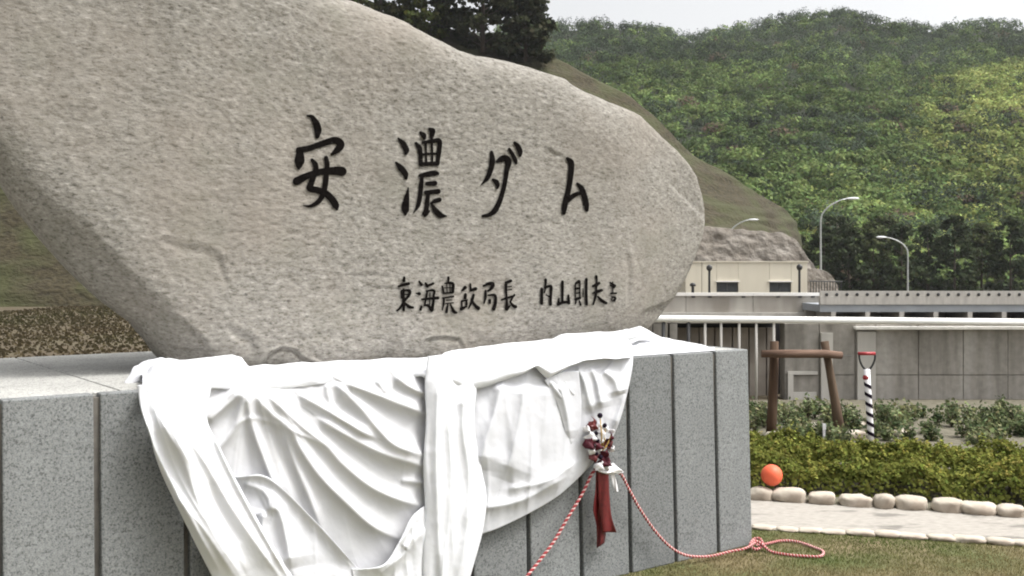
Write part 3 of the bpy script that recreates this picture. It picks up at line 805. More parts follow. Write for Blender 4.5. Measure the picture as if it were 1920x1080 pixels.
# pale edging stones
def stone(name, px, py, Y, L, D, Hh, seed, label, group, rz=0):
    r_ = np.random.default_rng(seed); bm = bmesh.new(); bmesh.ops.create_icosphere(bm, subdivisions=3, radius=1)
    V = np.array([v.co for v in bm.verts]); Fc = [tuple(v.index for v in f.verts) for f in bm.faces]; bm.free()
    V = np.sign(V) * np.abs(V) ** .72
    V *= (1 + .3 * fbm(V * 1.5 + seed, seed, 3))[:, None]
    V = V * np.array([L / 2, D / 2, Hh * .62]); V[:, 2] += Hh * .38
    c = W(px, py, Y)
    o = link(name, mesh(name, V, np.array(Fc), True), m_stone, None, (c.x, Y, 0), (0, 0, rz))
    return tag(o, label, 'stone', group)
g1 = 'pale edging stones along the hedge'
row = [(1427, .22, .13, 'small round pale edging stone against the plinth, left below the orange balloon'), (1479, .31, .14, 'long pale edging stone right below the orange balloon'),
       (1540, .24, .12, 'mid sized pale edging stone, third from the plinth corner'), (1605, .3, .11, 'long low pale edging stone, fourth from the plinth corner'),
       (1657, .18, .14, 'short tall pale edging stone, fifth from the plinth corner')]
for k, (px, L, hh_, lb) in enumerate(row):
    x_ = (px - 960) / F * 9; Yd = edge_hi(x_) + .06
    stone('edging_stone', px, 930, Yd, L * .95, .2, hh_ * .8, 40 + k, lb, g1, -.28)
px = 1708
for k in range(5):
    x_ = (px - 960) / F * 8.8; stone('edging_stone', px, 930, edge_hi(x_) + .06, random.uniform(.2, .3), .2, random.uniform(.08, .11), 60 + k, 'pale edging stone along the hedge far to the right of the balloon', g1, -.28); px += random.uniform(58, 74)
g2 = 'low white stones between lawn and path'
px = 1432
for k in range(13):
    L = random.uniform(.17, .24); x_ = (px - 960) / F * 8; Yd = edge_lo(x_) - .02
    nm = ['low white kerb stone nearest the plinth corner', 'second low white kerb stone from the plinth corner', 'third low white kerb stone from the plinth corner', 'fourth low white kerb stone from the plinth corner',
          'fifth low white kerb stone from the plinth corner', 'sixth low white kerb stone from the plinth corner'][k] if k < 6 else 'low white kerb stone at the right end of the lawn edge'
    stone('kerb_stone', px, 1000, Yd, L, .13, random.uniform(.02, .03) if k < 4 else random.uniform(.03, .045), 80 + k, nm, g2, -.24); px += L * F / Yd * .98

c = W(1447, 891, 9.12)
bo = thing('balloon', 'orange red balloon lying between pale stones in front of the hedge', 'balloon', (c.x, 9.12, c.z))
prof = [(0, .098)] + [(.093 * math.sin(a), .098 * math.cos(a) if a < math.pi / 2 else .102 * math.cos(a)) for a in np.linspace(.15, math.pi - .12, 20)] + [(.008, -.106), (.012, -.116), (0, -.114)]
o = MB().lathe(prof, 28).build('skin', m_balloon, bo, True); o.rotation_euler = (R(62), R(-28), 0)
kn = MB().lathe([(.004, -.114), (.014, -.124), (.012, -.13), (0, -.128)], 10).build('knot', m_balloon, bo, True); kn.rotation_euler = o.rotation_euler

for k, (px, py_) in enumerate([(1463, 12.3), (1532, 13.0), (1597, 12.4), (1612, 13.2), (1690, 12.6)]):
    stone('bed_stone', px, 800, py_, .34, .2, .09, 140 + k, ['pale flat stone in the bed right of the left stake post', 'pale flat stone in the bed left of the leaning stake post', 'pale flat stone in the bed left of the spade',
          'pale stone in the bed just behind the spade', 'pale flat stone in the bed far right of the spade'][k], 'pale stones in the planting bed', .2 * k)
# ------------------------------------------------------------------ plinth
pl = place(thing('plinth', 'grey granite plinth of vertical panels with grooves below the boulder', 'plinth'))
vn = lambda n: 3590 - 1 / (.0004444 - .0000151 * (n - 1))
seam_px = [1405] + [vn(k) for k in range(1, 17)]
seam_a = [float(to_face(px, 800, 0)[0]) for px in seam_px]
A_L = seam_a[-1]; DEP = 2.4
def panel_mesh(wd):
    n = 10; V = []
    xs_ = [.018, .03, wd - .03, wd - .018]
    bm = MB(); zz = [0, PH - .012, PH]
    # battered slab, front at y = batter, back at .07
    g = .015
    P = lambda x, y, z: (x, y, z)
    b0, b1 = -.04, 0
    bm.add([P(g, b0, 0), P(wd - g, b0, 0), P(wd - g, .07, 0), P(g, .07, 0), P(g, b1, PH), P(wd - g, b1, PH), P(wd - g, .07, PH), P(g, .07, PH)],
           [(3, 2, 1, 0), (4, 5, 6, 7), (0, 1, 5, 4), (1, 2, 6, 5), (2, 3, 7, 6), (3, 0, 4, 7)])
    return mesh('granite_panel', bm.V, bm.F)
pm = {}
for k in range(len(seam_a) - 1):
    wd = seam_a[k] - seam_a[k + 1]; key = round(wd, 2)
    if key not in pm: pm[key] = panel_mesh(wd); pm[key].materials.append(m_gran)
    o = link('granite_panel', pm[key], None, pl, (seam_a[k + 1], 0, 0))
    bv = o.modifiers.new('bevel', 'BEVEL'); bv.width = .008; bv.segments = 2
pms = panel_mesh(.46); pms.materials.append(m_gran)
for k in range(5):   # right end, seen only from the side
    o = link('granite_panel', pms, None, pl, (0.0, .08 + k * .46, 0), (0, 0, R(90)))
    bv = o.modifiers.new('bevel', 'BEVEL'); bv.width = .008; bv.segments = 2
MB().box(A_L + .03, -.075, .014, DEP - .05, 0, PH - .02).build('core', m_joint, pl)
ncap = 6
for k in range(ncap):
    a0 = A_L + (0 - A_L) * k / ncap; a1 = A_L + (0 - A_L) * (k + 1) / ncap
    MB().box(a0 + .004, a1 - .004 - (.075 if k == ncap - 1 else 0), .074, DEP, PH - .05, PH + .001).build('top_slab', m_lit_cap, pl, bevel=.006)

# ------------------------------------------------------------------ boulder
BQ = .88            # setback of the boulder's outline plane
outline = [(1318, 420), (1311, 450), (1300, 472), (1287, 505), (1265, 545), (1240, 580), (1213, 613), (1160, 634), (1050, 658), (900, 672), (700, 684), (490, 698), (380, 700), (318, 684), (283, 645),
           (252, 607), (190, 560), (110, 480), (30, 380), (-40, 250), (-60, 110), (-20, -40), (90, -150), (240, -190), (380, -165), (500, -85), (560, -35), (620, -3), (660, 6), (700, 22), (735, 36), (765, 52),
           (800, 70), (832, 86), (850, 96), (880, 106), (920, 113), (960, 122), (1010, 137), (1048, 149), (1060, 160), (1085, 173), (1130, 192), (1170, 207), (1193, 217), (1212, 234), (1240, 259), (1268, 284), (1288, 308), (1303, 334), (1313, 372), (1318, 400)]
CPX = (640, 390)
ol = to_face(np.array([p[0] for p in outline]), np.array([p[1] for p in outline]), BQ)[:, [0, 2]]
cc_ = to_face(CPX[0], CPX[1], BQ)[[0, 2]]
dd = ol - cc_; th_o = np.unwrap(np.arctan2(dd[:, 1], dd[:, 0])); r_o = np.hypot(dd[:, 0], dd[:, 1])
if th_o[-1] < th_o[0]: th_o = th_o[::-1]; r_o = r_o[::-1]
def Rth(th):
    th = (th - th_o[0]) % (2 * math.pi) + th_o[0]
    r = np.interp(th, np.r_[th_o, th_o[0] + 2 * math.pi], np.r_[r_o, r_o[0]])
    return r * (1 + .006 * fbm(np.stack([np.cos(th) * 9, np.sin(th) * 9, 0 * th], -1), 77, 3))
FT = .24
def facepoly(pts):
    q = to_face(np.array([p[0] for p in pts]), np.array([p[1] for p in pts]), BQ - FT); return q[:, [0, 2]]
grooves = [([(797, 641), (812, 636), (835, 634), (862, 638), (870, 650)], .018, .012), ([(497, 692), (512, 664), (530, 655), (552, 658), (572, 676), (596, 684)], .022, .012),
           ([(908, 301), (885, 316), (874, 342), (868, 372)], .008, .03), ([(405, 478), (416, 508), (427, 540)], .01, .02), ([(1152, 250), (1158, 300), (1164, 350)], .006, .02), ([(1178, 470), (1182, 520), (1180, 570)], .012, .02),
           ([(680, 540), (720, 541), (745, 543)], .006, .015), ([(640, 520), (700, 515), (742, 522)], .005, .015), ([(960, 405), (1000, 420), (1060, 415)], .004, .03), ([(1030, 280), (1040, 290), (1052, 292)], .01, .015),
           ([(430, 620), (470, 640), (480, 668)], .012, .03), ([(330, 600), (380, 640), (400, 680)], .012, .02), ([(300, 455), (360, 470), (400, 478)], .008, .03), ([(530, 640), (620, 630), (660, 640)], .006, .03)]
grooves = [(facepoly(p), d, w_) for p, d, w_ in grooves]
f_ll = facepoly([(-60, 200), (120, 392), (200, 460), (258, 520), (320, 580), (368, 632), (440, 700), (470, 730)])
f_tl = facepoly([(392, -120), (365, 20), (345, 100), (300, 190), (262, 262), (225, 330), (160, 480), (120, 700)])
f_r = facepoly([(1120, 150), (1150, 270), (1182, 430), (1180, 560), (1150, 680)])
f_t = facepoly([(560, 20), (700, 75), (800, 118), (900, 150), (1000, 180), (1080, 215), (1180, 260), (1260, 330)])
f_b = facepoly([(420, 660), (560, 672), (760, 652), (900, 640), (1060, 625), (1210, 585)])
def front(a, z, fine=True):
    """how far the boulder's front stands out of its outline plane, at face point (a, z)"""
    dx, dz = a - cc_[0], z - cc_[1]
    rho = np.clip(np.hypot(dx, dz) / Rth(np.arctan2(dz, dx)), 0, 1)
    o = FT * (1 - rho ** 16) ** .55
    def facet(poly, side, slope, width=.03):
        d, pos, s = poly_dist(a, z, poly); sd_ = d * s * side
        x = sd_ / width
        return slope * width * np.logaddexp(0, np.clip(x, -30, 30))
    cut = facet(f_ll, SIDE_LL, .95, .012) + facet(f_tl, SIDE_TL, .2, .05) + facet(f_r, SIDE_R, .22, .08) + facet(f_t, SIDE_T, .1, .08) + facet(f_b, SIDE_B, .25, .03)
    o = o - cut * (1 - rho ** 12)
    p = np.stack([a, 0 * a, z], -1)
    ll = poly_dist(a, z, f_ll); in_ll = np.clip((ll[0] * ll[2] * SIDE_LL) / .04, 0, 1)
    o = o + .022 * fbm(p * 1.6, 51, 3) + .004 * fbm(p * np.array([6, 1, 9]), 52, 3) * (1 - .7 * in_ll)
    if fine: o = o + .0045 * fbm(p * np.array([30, 1, 42]), 53, 3) * (1 - .8 * in_ll)
    for g, d, w_ in grooves:
        dist, pos, s = poly_dist(a, z, g)
        o = o - d * np.exp(-(dist / w_) ** 2) * np.clip(np.minimum(pos, 1 - pos) * 6, 0.15, 1) + .4 * d * np.exp(-((dist - w_ * 1.6) / w_) ** 2) * (s > 0)
    return o
def side_of(poly, px, py):
    q = to_face(px, py, BQ - FT); d, p_, s = poly_dist(np.array([q[0]]), np.array([q[2]]), poly); return float(s[0])
SIDE_LL = side_of(f_ll, 280, 640); SIDE_TL = side_of(f_tl, 270, 60); SIDE_R = side_of(f_r, 1280, 420); SIDE_T = side_of(f_t, 1000, 140); SIDE_B = side_of(f_b, 800, 690)

bo_ = place(thing('boulder', 'huge tan granite boulder with carved black Japanese lettering on the plinth', 'boulder'))
NA, NR = 780, 180
th = np.linspace(0, 2 * math.pi, NA, endpoint=False); Rr = Rth(th)
u = np.linspace(0, 1, NR) ; rho = np.sin(u * math.pi / 2) ** .92
rho[0] = .002
A = cc_[0] + rho[:, None] * Rr * np.cos(th); Zz = cc_[1] + rho[:, None] * Rr * np.sin(th)
O = front(A, Zz)
Vf = np.stack([A, BQ - O, Zz], -1)
NB = 50; ub = np.linspace(1, 0, NB + 1)[1:]; rhob = np.sin(ub * math.pi / 2)
Ab = cc_[0] + rhob[:, None] * Rr * np.cos(th); Zb = cc_[1] + rhob[:, None] * Rr * np.sin(th)
Bb = BQ + np.maximum(0, -front(A[-1], Zz[-1], True))[None] * np.ones((NB, 1)) * ub[:, None] + .95 * (1 - rhob[:, None] ** 3) ** .5
Bb = Bb + .05 * fbm(np.stack([Ab, Bb, Zb], -1) * 1.7, 57, 3)
Vb = np.stack([Ab, Bb, Zb], -1)
Vv = np.concatenate([Vf, Vb]).reshape(-1, 3)
Vv[:, 2] = np.maximum(Vv[:, 2], PH + .002)
me = mesh('stone_body', Vv, grid_faces(NR + NB, NA, True)[:, ::-1], True)
link('stone_body', me, m_rock, bo_)

# carved lettering: brush strokes laid on the rock face
def strokes_obj(name, strokes, ox, oy, sc, wk=1.0):
    V, Fc = [], []
    for st in strokes:
        P = np.array([(x / sc + ox, y / sc + oy, w_ / sc * wk) for x, y, w_ in st], float)
        L = np.linalg.norm(np.diff(P[:, :2], axis=0), axis=1).sum()
        n = int(np.clip(L / 1.6, 8, 70)); p = smooth_poly(P[:, :2], n)
        Lc = np.r_[0, np.cumsum(np.linalg.norm(np.diff(P[:, :2], axis=0), axis=1))]
        wd = np.interp(np.linspace(0, Lc[-1], n), Lc, P[:, 2]) / 2 * 1.15
        t = np.gradient(p, axis=0); t /= np.linalg.norm(t, axis=1)[:, None] + 1e-9; nn = np.stack([-t[:, 1], t[:, 0]], 1)
        # rounded ends
        cap = 4
        pre = [(p[0] - t[0] * wd[0] * math.sin(a), wd[0] * math.cos(a), nn[0]) for a in np.linspace(math.pi / 2 * .96, .2, cap)]
        post = [(p[-1] + t[-1] * wd[-1] * math.sin(a), wd[-1] * math.cos(a), nn[-1]) for a in np.linspace(.2, math.pi / 2 * .96, cap)]
        seq = pre + [(p[k], wd[k], nn[k]) for k in range(n)] + post
        b0 = len(V)
        for k, (c, w_, m_) in enumerate(seq):
            for s in (-1, -.5, 0, .5, 1): V.append(c + m_ * w_ * s)
        for k in range(len(seq) - 1):
            for j in range(4): Fc.append((b0 + k * 5 + j, b0 + k * 5 + j + 1, b0 + (k + 1) * 5 + j + 1, b0 + (k + 1) * 5 + j))
    V = np.array(V); q = BQ - FT
    p3 = to_face(V[:, 0], V[:, 1], q)
    for _ in range(3): p3 = to_face(V[:, 0], V[:, 1], BQ - front(p3[:, 0], p3[:, 2]) - .007)
    n4 = mesh(name, p3, np.array(Fc))
    return link(name, n4, m_paint, bo_)
z4 = (530, 200, 4.909); z5 = (860, 230, 5.685); z6 = (730, 505, 7.68); z7 = (990, 505, 9.143)
an = [[(225, 85, 14), (270, 95, 34), (310, 160, 58), (325, 220, 60), (318, 275, 34)], [(142, 392, 34), (158, 430, 62), (156, 500, 82), (150, 555, 44), (149, 572, 16)],
      [(150, 400, 50), (250, 380, 46), (380, 335, 50), (480, 308, 54), (530, 335, 62), (532, 365, 58), (490, 410, 48), (450, 440, 20)],
      [(130, 685, 66), (230, 635, 52), (350, 600, 50), (480, 590, 66), (545, 595, 76)],
      [(270, 490, 26), (300, 530, 44), (306, 580, 44), (285, 640, 44), (265, 700, 48), (250, 752, 52), (320, 768, 52), (400, 800, 54), (460, 860, 58), (492, 915, 56), (500, 942, 24)],
      [(400, 468, 32), (410, 530, 40), (405, 600, 40), (395, 700, 44), (375, 800, 44), (330, 872, 40), (260, 913, 28), (190, 912, 8)]]
no = [[(1065, 292, 16), (1110, 340, 46), (1140, 400, 48), (1135, 430, 24)], [(1045, 517, 22), (1090, 565, 50), (1130, 620, 48), (1135, 662, 24)], [(1156, 745, 8), (1146, 820, 36), (1132, 900, 60), (1130, 955, 60), (1130, 988, 24)],
      [(1270, 240, 26), (1298, 265, 46), (1305, 292, 26)], [(1355, 208, 30), (1380, 222, 48), (1375, 258, 40), (1372, 292, 24)], [(1228, 338, 26), (1260, 380, 40), (1270, 450, 34), (1272, 525, 34)],
      [(1292, 330, 24), (1380, 316, 34), (1442, 316, 40), (1442, 400, 36), (1432, 470, 34), (1425, 522, 34)], [(1272, 530, 34), (1350, 526, 34), (1425, 525, 34)], [(1270, 440, 20), (1350, 435, 20), (1430, 432, 20)],
      [(1318, 330, 17), (1320, 420, 16), (1322, 520, 17)], [(1374, 320, 19), (1376, 420, 18), (1378, 520, 17)],
      [(1268, 637, 34), (1340, 620, 44), (1405, 612, 44), (1428, 616, 26)], [(1285, 640, 26), (1276, 720, 36), (1266, 820, 36), (1246, 910, 34), (1208, 974, 8)], [(1330, 710, 34), (1402, 705, 40)], [(1318, 790, 34), (1432, 780, 40)],
      [(1340, 795, 30), (1331, 880, 36), (1322, 950, 40), (1306, 995, 44), (1345, 962, 22)], [(1444, 856, 36), (1402, 868, 36), (1362, 890, 14)], [(1372, 900, 20), (1410, 958, 46), (1450, 998, 52), (1508, 1008, 10)]]
da = [[(350, 318, 34), (360, 400, 54), (345, 490, 50), (305, 590, 44), (242, 660, 8)], [(412, 412, 30), (450, 392, 58), (500, 378, 62), (530, 420, 62), (515, 500, 46), (500, 600, 40), (480, 700, 42), (440, 830, 46), (390, 930, 54), (330, 980, 40), (255, 995, 24)],
      [(366, 608, 26), (400, 632, 50), (415, 665, 44), (410, 698, 20)], [(541, 283, 30), (575, 340, 36), (605, 400, 40), (612, 430, 26)], [(597, 218, 32), (630, 250, 48), (655, 310, 50), (655, 352, 26)]]
mu = [[(1158, 382, 30), (1195, 420, 58), (1202, 480, 54), (1190, 600, 50), (1170, 720, 50), (1142, 830, 54), (1126, 920, 50), (1122, 965, 34)], [(1140, 842, 40), (1165, 826, 48), (1220, 780, 44), (1270, 757, 36), (1315, 750, 30)],
      [(1266, 652, 26), (1310, 700, 50), (1340, 780, 54), (1360, 870, 54), (1366, 930, 36)]]
small6 = [
    [[(214, 118, 34), (210, 165, 42)], [(132, 245, 28), (200, 225, 42), (278, 206, 42)], [(205, 290, 30), (205, 400, 36), (207, 500, 42), (208, 585, 34)], [(175, 305, 20), (288, 308, 44), (285, 370, 36), (222, 445, 36)], [(172, 310, 22), (178, 410, 22)], [(180, 365, 16), (275, 360, 16)], [(195, 490, 28), (150, 560, 32), (112, 592, 26)], [(220, 488, 34), (290, 540, 46), (338, 550, 34)]],
    [[(432, 175, 26), (462, 220, 42)], [(388, 345, 18), (432, 352, 46)], [(462, 535, 28), (450, 578, 38)], [(522, 200, 28), (546, 242, 46)], [(548, 240, 36), (632, 204, 32)], [(532, 312, 22), (640, 306, 38), (640, 380, 30), (634, 480, 36), (612, 588, 48)], [(547, 312, 26), (532, 400, 30), (512, 500, 24)], [(472, 432, 30), (600, 420, 34), (700, 412, 42)], [(503, 520, 24), (560, 522, 42), (600, 580, 40)], [(586, 340, 16), (582, 500, 16)]],
    [[(850, 118, 34), (850, 200, 22)], [(762, 245, 26), (784, 345, 30)], [(800, 202, 20), (912, 205, 42), (915, 325, 40)], [(780, 268, 13), (905, 262, 13)], [(782, 344, 24), (912, 336, 24)], [(826, 205, 13), (832, 340, 13)], [(872, 205, 13), (876, 340, 13)], [(768, 412, 20), (922, 390, 26)], [(788, 412, 30), (782, 500, 26), (766, 588, 14)], [(822, 446, 14), (902, 440, 14)], [(812, 492, 16), (922, 482, 16)], [(842, 500, 20), (824, 612, 40)], [(880, 506, 20), (930, 608, 48), (966, 624, 30)]],
    [[(1052, 302, 30), (1092, 262, 50)], [(1098, 362, 40), (1092, 412, 40)], [(1040, 462, 22), (1122, 442, 22)], [(1112, 462, 28), (1112, 505, 34)], [(1045, 450, 20), (1045, 560, 26)], [(1038, 570, 46), (1112, 535, 24)], [(1166, 212, 26), (1172, 292, 30)], [(1172, 302, 34), (1242, 280, 48)], [(1212, 370, 36), (1192, 450, 34), (1145, 560, 18)], [(1182, 430, 26), (1230, 512, 40), (1282, 560, 52)]],
    [[(1357, 240, 28), (1430, 206, 44), (1488, 212, 58), (1475, 270, 40), (1418, 312, 24)], [(1386, 310, 30), (1386, 400, 34), (1366, 488, 18)], [(1422, 372, 20), (1520, 376, 40), (1530, 470, 40), (1502, 568, 52)], [(1445, 448, 42), (1450, 482, 34)]],
    [[(1680, 222, 38), (1682, 330, 30), (1692, 440, 30), (1690, 560, 50)], [(1682, 192, 40), (1750, 166, 42)], [(1692, 252, 14), (1760, 246, 16)], [(1702, 298, 14), (1760, 292, 16)], [(1614, 440, 22), (1682, 416, 34), (1800, 380, 24)], [(1802, 360, 20), (1742, 466, 28)], [(1740, 470, 24), (1790, 530, 44), (1820, 540, 44)], [(1692, 572, 48), (1742, 520, 14)]]]
small7 = [
    [[(302, 182, 50), (305, 232, 36), (290, 312, 26)], [(236, 335, 48), (236, 450, 48), (236, 578, 56)], [(290, 312, 40), (390, 292, 54), (396, 400, 40), (386, 520, 48), (384, 598, 56)], [(302, 320, 24), (280, 400, 24)], [(312, 440, 24), (372, 470, 24)]],
    [[(592, 212, 46), (592, 350, 44), (590, 540, 40)], [(530, 500, 28), (520, 600, 46)], [(520, 602, 48), (600, 566, 48), (700, 562, 48)], [(692, 450, 38), (702, 580, 48)]],
    [[(822, 240, 38), (872, 212, 62)], [(815, 232, 24), (815, 470, 24)], [(890, 222, 24), (890, 470, 24)], [(812, 332, 38), (880, 326, 38)], [(812, 412, 22), (880, 402, 22)], [(820, 512, 48), (890, 490, 48)], [(830, 522, 28), (816, 590, 24)], [(882, 542, 24), (902, 608, 38)], [(945, 332, 16), (945, 470, 16)], [(1000, 172, 48), (1000, 400, 44), (1005, 598, 48)]],
    [[(1170, 122, 48), (1180, 182, 34), (1176, 262, 28), (1160, 450, 40), (1122, 600, 26)], [(1112, 286, 34), (1170, 266, 62), (1220, 236, 44)], [(1112, 410, 28), (1190, 382, 58), (1260, 360, 48)], [(1200, 470, 34), (1270, 540, 58), (1342, 578, 44)]],
    [[(1412, 230, 32), (1492, 282, 44)], [(1412, 275, 24), (1480, 312, 24)], [(1452, 215, 18), (1456, 400, 18)], [(1422, 412, 32), (1510, 410, 32)], [(1432, 470, 20), (1500, 488, 38), (1480, 532, 44)], [(1440, 470, 20), (1440, 540, 20), (1480, 540, 20)]]]
for s_, (a, b_, c_) in ((an, z4), (no, z4), (da, z5), (mu, z5)): strokes_obj('carved_character', s_, a, b_, c_)
for s_ in small6: strokes_obj('small_carved_character', s_, *z6, .95)
for s_ in small7: strokes_obj('small_carved_character', s_, *z7, .9)

# ------------------------------------------------------------------ unveiling cloth
cl = place(thing('unveiling_cloth', 'white unveiling cloth draped and knotted over the front of the granite plinth', 'cloth'))
def coons(top, bottom, left, right, ns, nt):
    T = smooth_poly(top, ns); B = smooth_poly(bottom, ns); L = smooth_poly(left, nt); Rr_ = smooth_poly(right, nt)
    s = np.linspace(0, 1, ns)[None, :, None]; t = np.linspace(0, 1, nt)[:, None, None]
    P = (1 - t) * T[None] + t * B[None] + (1 - s) * L[:, None] + s * Rr_[:, None] - ((1 - s) * (1 - t) * T[0] + s * (1 - t) * T[-1] + (1 - s) * t * B[0] + s * t * B[-1])
    return P[..., 0], P[..., 1], np.broadcast_to(s[..., 0], P.shape[:2]), np.broadcast_to(t[..., 0], P.shape[:2])
FOLD = 1.8
def folds(px, py, ridges):
    o = np.zeros(px.shape)
    for pts, amp, wl_, wr_ in ridges:
        p = smooth_poly(pts, 26); d, pos, s = poly_dist(px, py, p)
        w_ = np.where(s > 0, wl_, wr_)
        prof = np.exp(-(np.sqrt(d * d + 2.2 ** 2) - 2.2) / w_)
        o += FOLD * amp * prof * np.clip(np.minimum(pos * 7 + .35, (1 - pos) * 5 + .25), 0, 1)
    return o
def drape(name, patch, base, ridges, m, wr=.006, bulge=0, curl=0, seed=0, pleat=None, pivot=None):
    px, py, s, t = patch
    o = base(px, py, s, t) if callable(base) else np.full(px.shape, float(base))
    o = o + folds(px, py, ridges) / 1000.
    if bulge: o = o + bulge * np.sqrt(np.clip(1 - (2 * s - 1) ** 2, 0, 1))
    o = o + wr * fbm(np.stack([px / 38, py / 38, 0 * px], -1), seed, 4) + wr * .2 * fbm(np.stack([px / 11, py / 11, 0 * px], -1), seed + 5, 2)
    if pleat:
        fr, am, al = pleat
        if pivot:
            a_ = np.arctan2(py - pivot[1], px - pivot[0]); r_ = np.hypot(px - pivot[0], py - pivot[1]); cs, ct, fade = a_ / math.pi * 1.6, r_ / 500, np.clip(r_ / 120, 0, 1)
        else: cs, ct, fade = s, t, np.clip(np.minimum(t, 1 - t) * 8 + .2, 0, 1)
        wp = .35 * fbm(np.stack([cs * 3, ct * 2.5, 0 * s], -1), seed + 9, 2)
        n1 = fbm(np.stack([cs * fr + wp * fr * .12, ct * al, 0 * s], -1), seed + 11, 2)
        o = o + am * (1.2 - 2.6 * np.abs(n1)) * fade + am * .16 * fbm(np.stack([cs * fr * 2.7, ct * al * 1.8, 0 * s], -1), seed + 13, 2) * fade
    P = to_front(px, py, np.maximum(o, .008))
    nt_, ns_ = px.shape
    ob = link(name, mesh(name, P.reshape(-1, 3), grid_faces(nt_, ns_), True), m, cl)
    md = ob.modifiers.new('thickness', 'SOLIDIFY'); md.thickness = .003; md.offset = 0
    return ob
za = lambda pts: [(250 + x / 2.455, 640 + y / 2.455) for x, y in pts]
zb = lambda pts: [(600 + x / 4.909, 680 + y / 4.909) for x, y in pts]
zc = lambda pts: [(880 + x / 4.153, 640 + y / 4.153) for x, y in pts]
zd = lambda pts: [(250 + x / 4.5, 660 + y / 4.5) for x, y in pts]
ze = lambda pts: [(400 + x / 4.364, 860 + y / 4.364) for x, y in pts]
# single sheer layer with fan folds
fan = [(za([(480, 215), (390, 300), (290, 380)]), 26, 9, 12), (za([(505, 225), (410, 310), (330, 375)]), 20, 6, 9),
       (za([(512, 220), (490, 330), (468, 395), (390, 495), (340, 540)]), 28, 22, 14), (za([(520, 225), (545, 380), (592, 515), (640, 640), (690, 760)]), 28, 10, 30),
       (za([(540, 222), (630, 330), (725, 405), (765, 485), (860, 622), (980, 742), (1100, 850), (1225, 910)]), 34, 16, 30),
       (za([(600, 232), (690, 310), (800, 410), (890, 480), (960, 560), (1080, 660), (1200, 720), (1340, 762)]), 36, 20, 26),
       (za([(690, 400), (740, 550), (800, 690), (862, 850)]), 18, 10, 26),
       (zb([(-20, 505), (0, 520), (250, 670), (450, 780), (640, 862), (980, 960)]), 34, 12, 34), (zb([(-180, 300), (0, 402), (200, 520), (400, 640), (500, 684)]), 30, 9, 22),
       (zb([(140, 190), (350, 390), (550, 620), (700, 760), (980, 860)]), 44, 22, 26), (zb([(230, 185), (500, 288), (700, 370), (1000, 480)]), 36, 10, 36),
       (zb([(690, 125), (820, 220), (1000, 300)]), 30, 9, 18), (zb([(520, 165), (570, 220), (610, 280)]), 16, 6, 14), (zb([(60, 200), (80, 330), (130, 460)]), 14, 8, 18),
       (za([(470, 385), (540, 352), (640, 372), (720, 405), (890, 482)]), 6, 4, 4), (za([(1230, 640), (1290, 645), (1345, 655)]), 14, 6, 14)]
fan = [(p_, a_ * .85, wl__ * .62, wr__ * .62) for p_, a_, wl__, wr__ in fan]
drape('front_drape', coons([(320, 722), (560, 705), (812, 690)], [(540, 1120), (812, 1120)], [(320, 722), (345, 790), (395, 890), (465, 1010), (540, 1120)], [(812, 690), (812, 1120)], 210, 180),
      lambda px, py, s, t: .035 + .03 * np.sin(np.clip(t, 0, 1) * 3.0), fan, m_sheer, .003, seed=201, pleat=(14, .007, .8), pivot=(470, 690))
# lower fold crossing at the bottom
def low_base(px, py, s, t): return .085 + .03 * t
drape('lower_fold', coons(ze([(100, 145), (250, 142), (470, 165), (860, 540), (1180, 890), (1240, 920)]), [(380, 1150), (690, 1160)], ze([(100, 145), (0, 1260)]), [(684, 1071), (690, 1160)], 150, 110),
      low_base, [(ze([(160, 150), (460, 165), (870, 545), (1200, 910)]), 26, 9, 14), (ze([(430, 420), (400, 560), (420, 760), (560, 960)]), 26, 14, 20), (ze([(430, 425), (480, 405), (540, 440), (590, 620), (640, 900)]), 30, 10, 26),
                 (ze([(250, 200), (400, 260), (520, 400)]), 14, 10, 14)], m_single, .004, seed=211, pleat=(9, .007, 1.2))
drape('lower_fold', coons(ze([(1130, 900), (1240, 900), (1400, 860), (1520, 680), (1620, 480), (1745, 370)]), [(690, 1150), (812, 1150)], ze([(1130, 900), (1200, 1260)]), [(800, 945), (812, 1150)], 110, 90),
      .1, [(ze([(1180, 905), (1400, 870), (1520, 690), (1730, 385)]), 26, 8, 12), (ze([(1330, 960), (1560, 780), (1740, 560)]), 16, 9, 14), (ze([(1560, 740), (1640, 640), (1690, 540)]), 14, 6, 8)], m_cloth, .004, seed=221, pleat=(5, .008, 2.2))
# left sash
drape('side_sash', coons([(258, 722), (330, 716), (398, 716)], [(440, 1160), (600, 1160)], [(258, 722), (264, 765), (281, 815), (300, 880), (345, 975), (400, 1085), (440, 1160)],
      [(398, 716), (388, 785), (415, 845), (440, 895), (475, 960), (522, 1040), (600, 1160)], 120, 190),
      .085, [(zd([(60, 500), (130, 700), (220, 900)]) + [(345, 950), (412, 1070)], 30, 12, 14), (zd([(200, 500), (300, 700), (420, 900)]) + [(380, 960), (450, 1080)], 36, 22, 26),
             (zd([(330, 560), (480, 760), (620, 950)]) + [(440, 960), (530, 1090)], 26, 18, 20), ([(330, 930), (380, 990), (440, 1080)], 16, 12, 14), ([(395, 800), (430, 880), (480, 975), (545, 1090)], 26, 8, 14), ([(300, 760), (340, 840), (400, 930)], 14, 12, 18)],
      m_cloth, .004, .03, seed=231, pleat=(3.2, .018, .8))
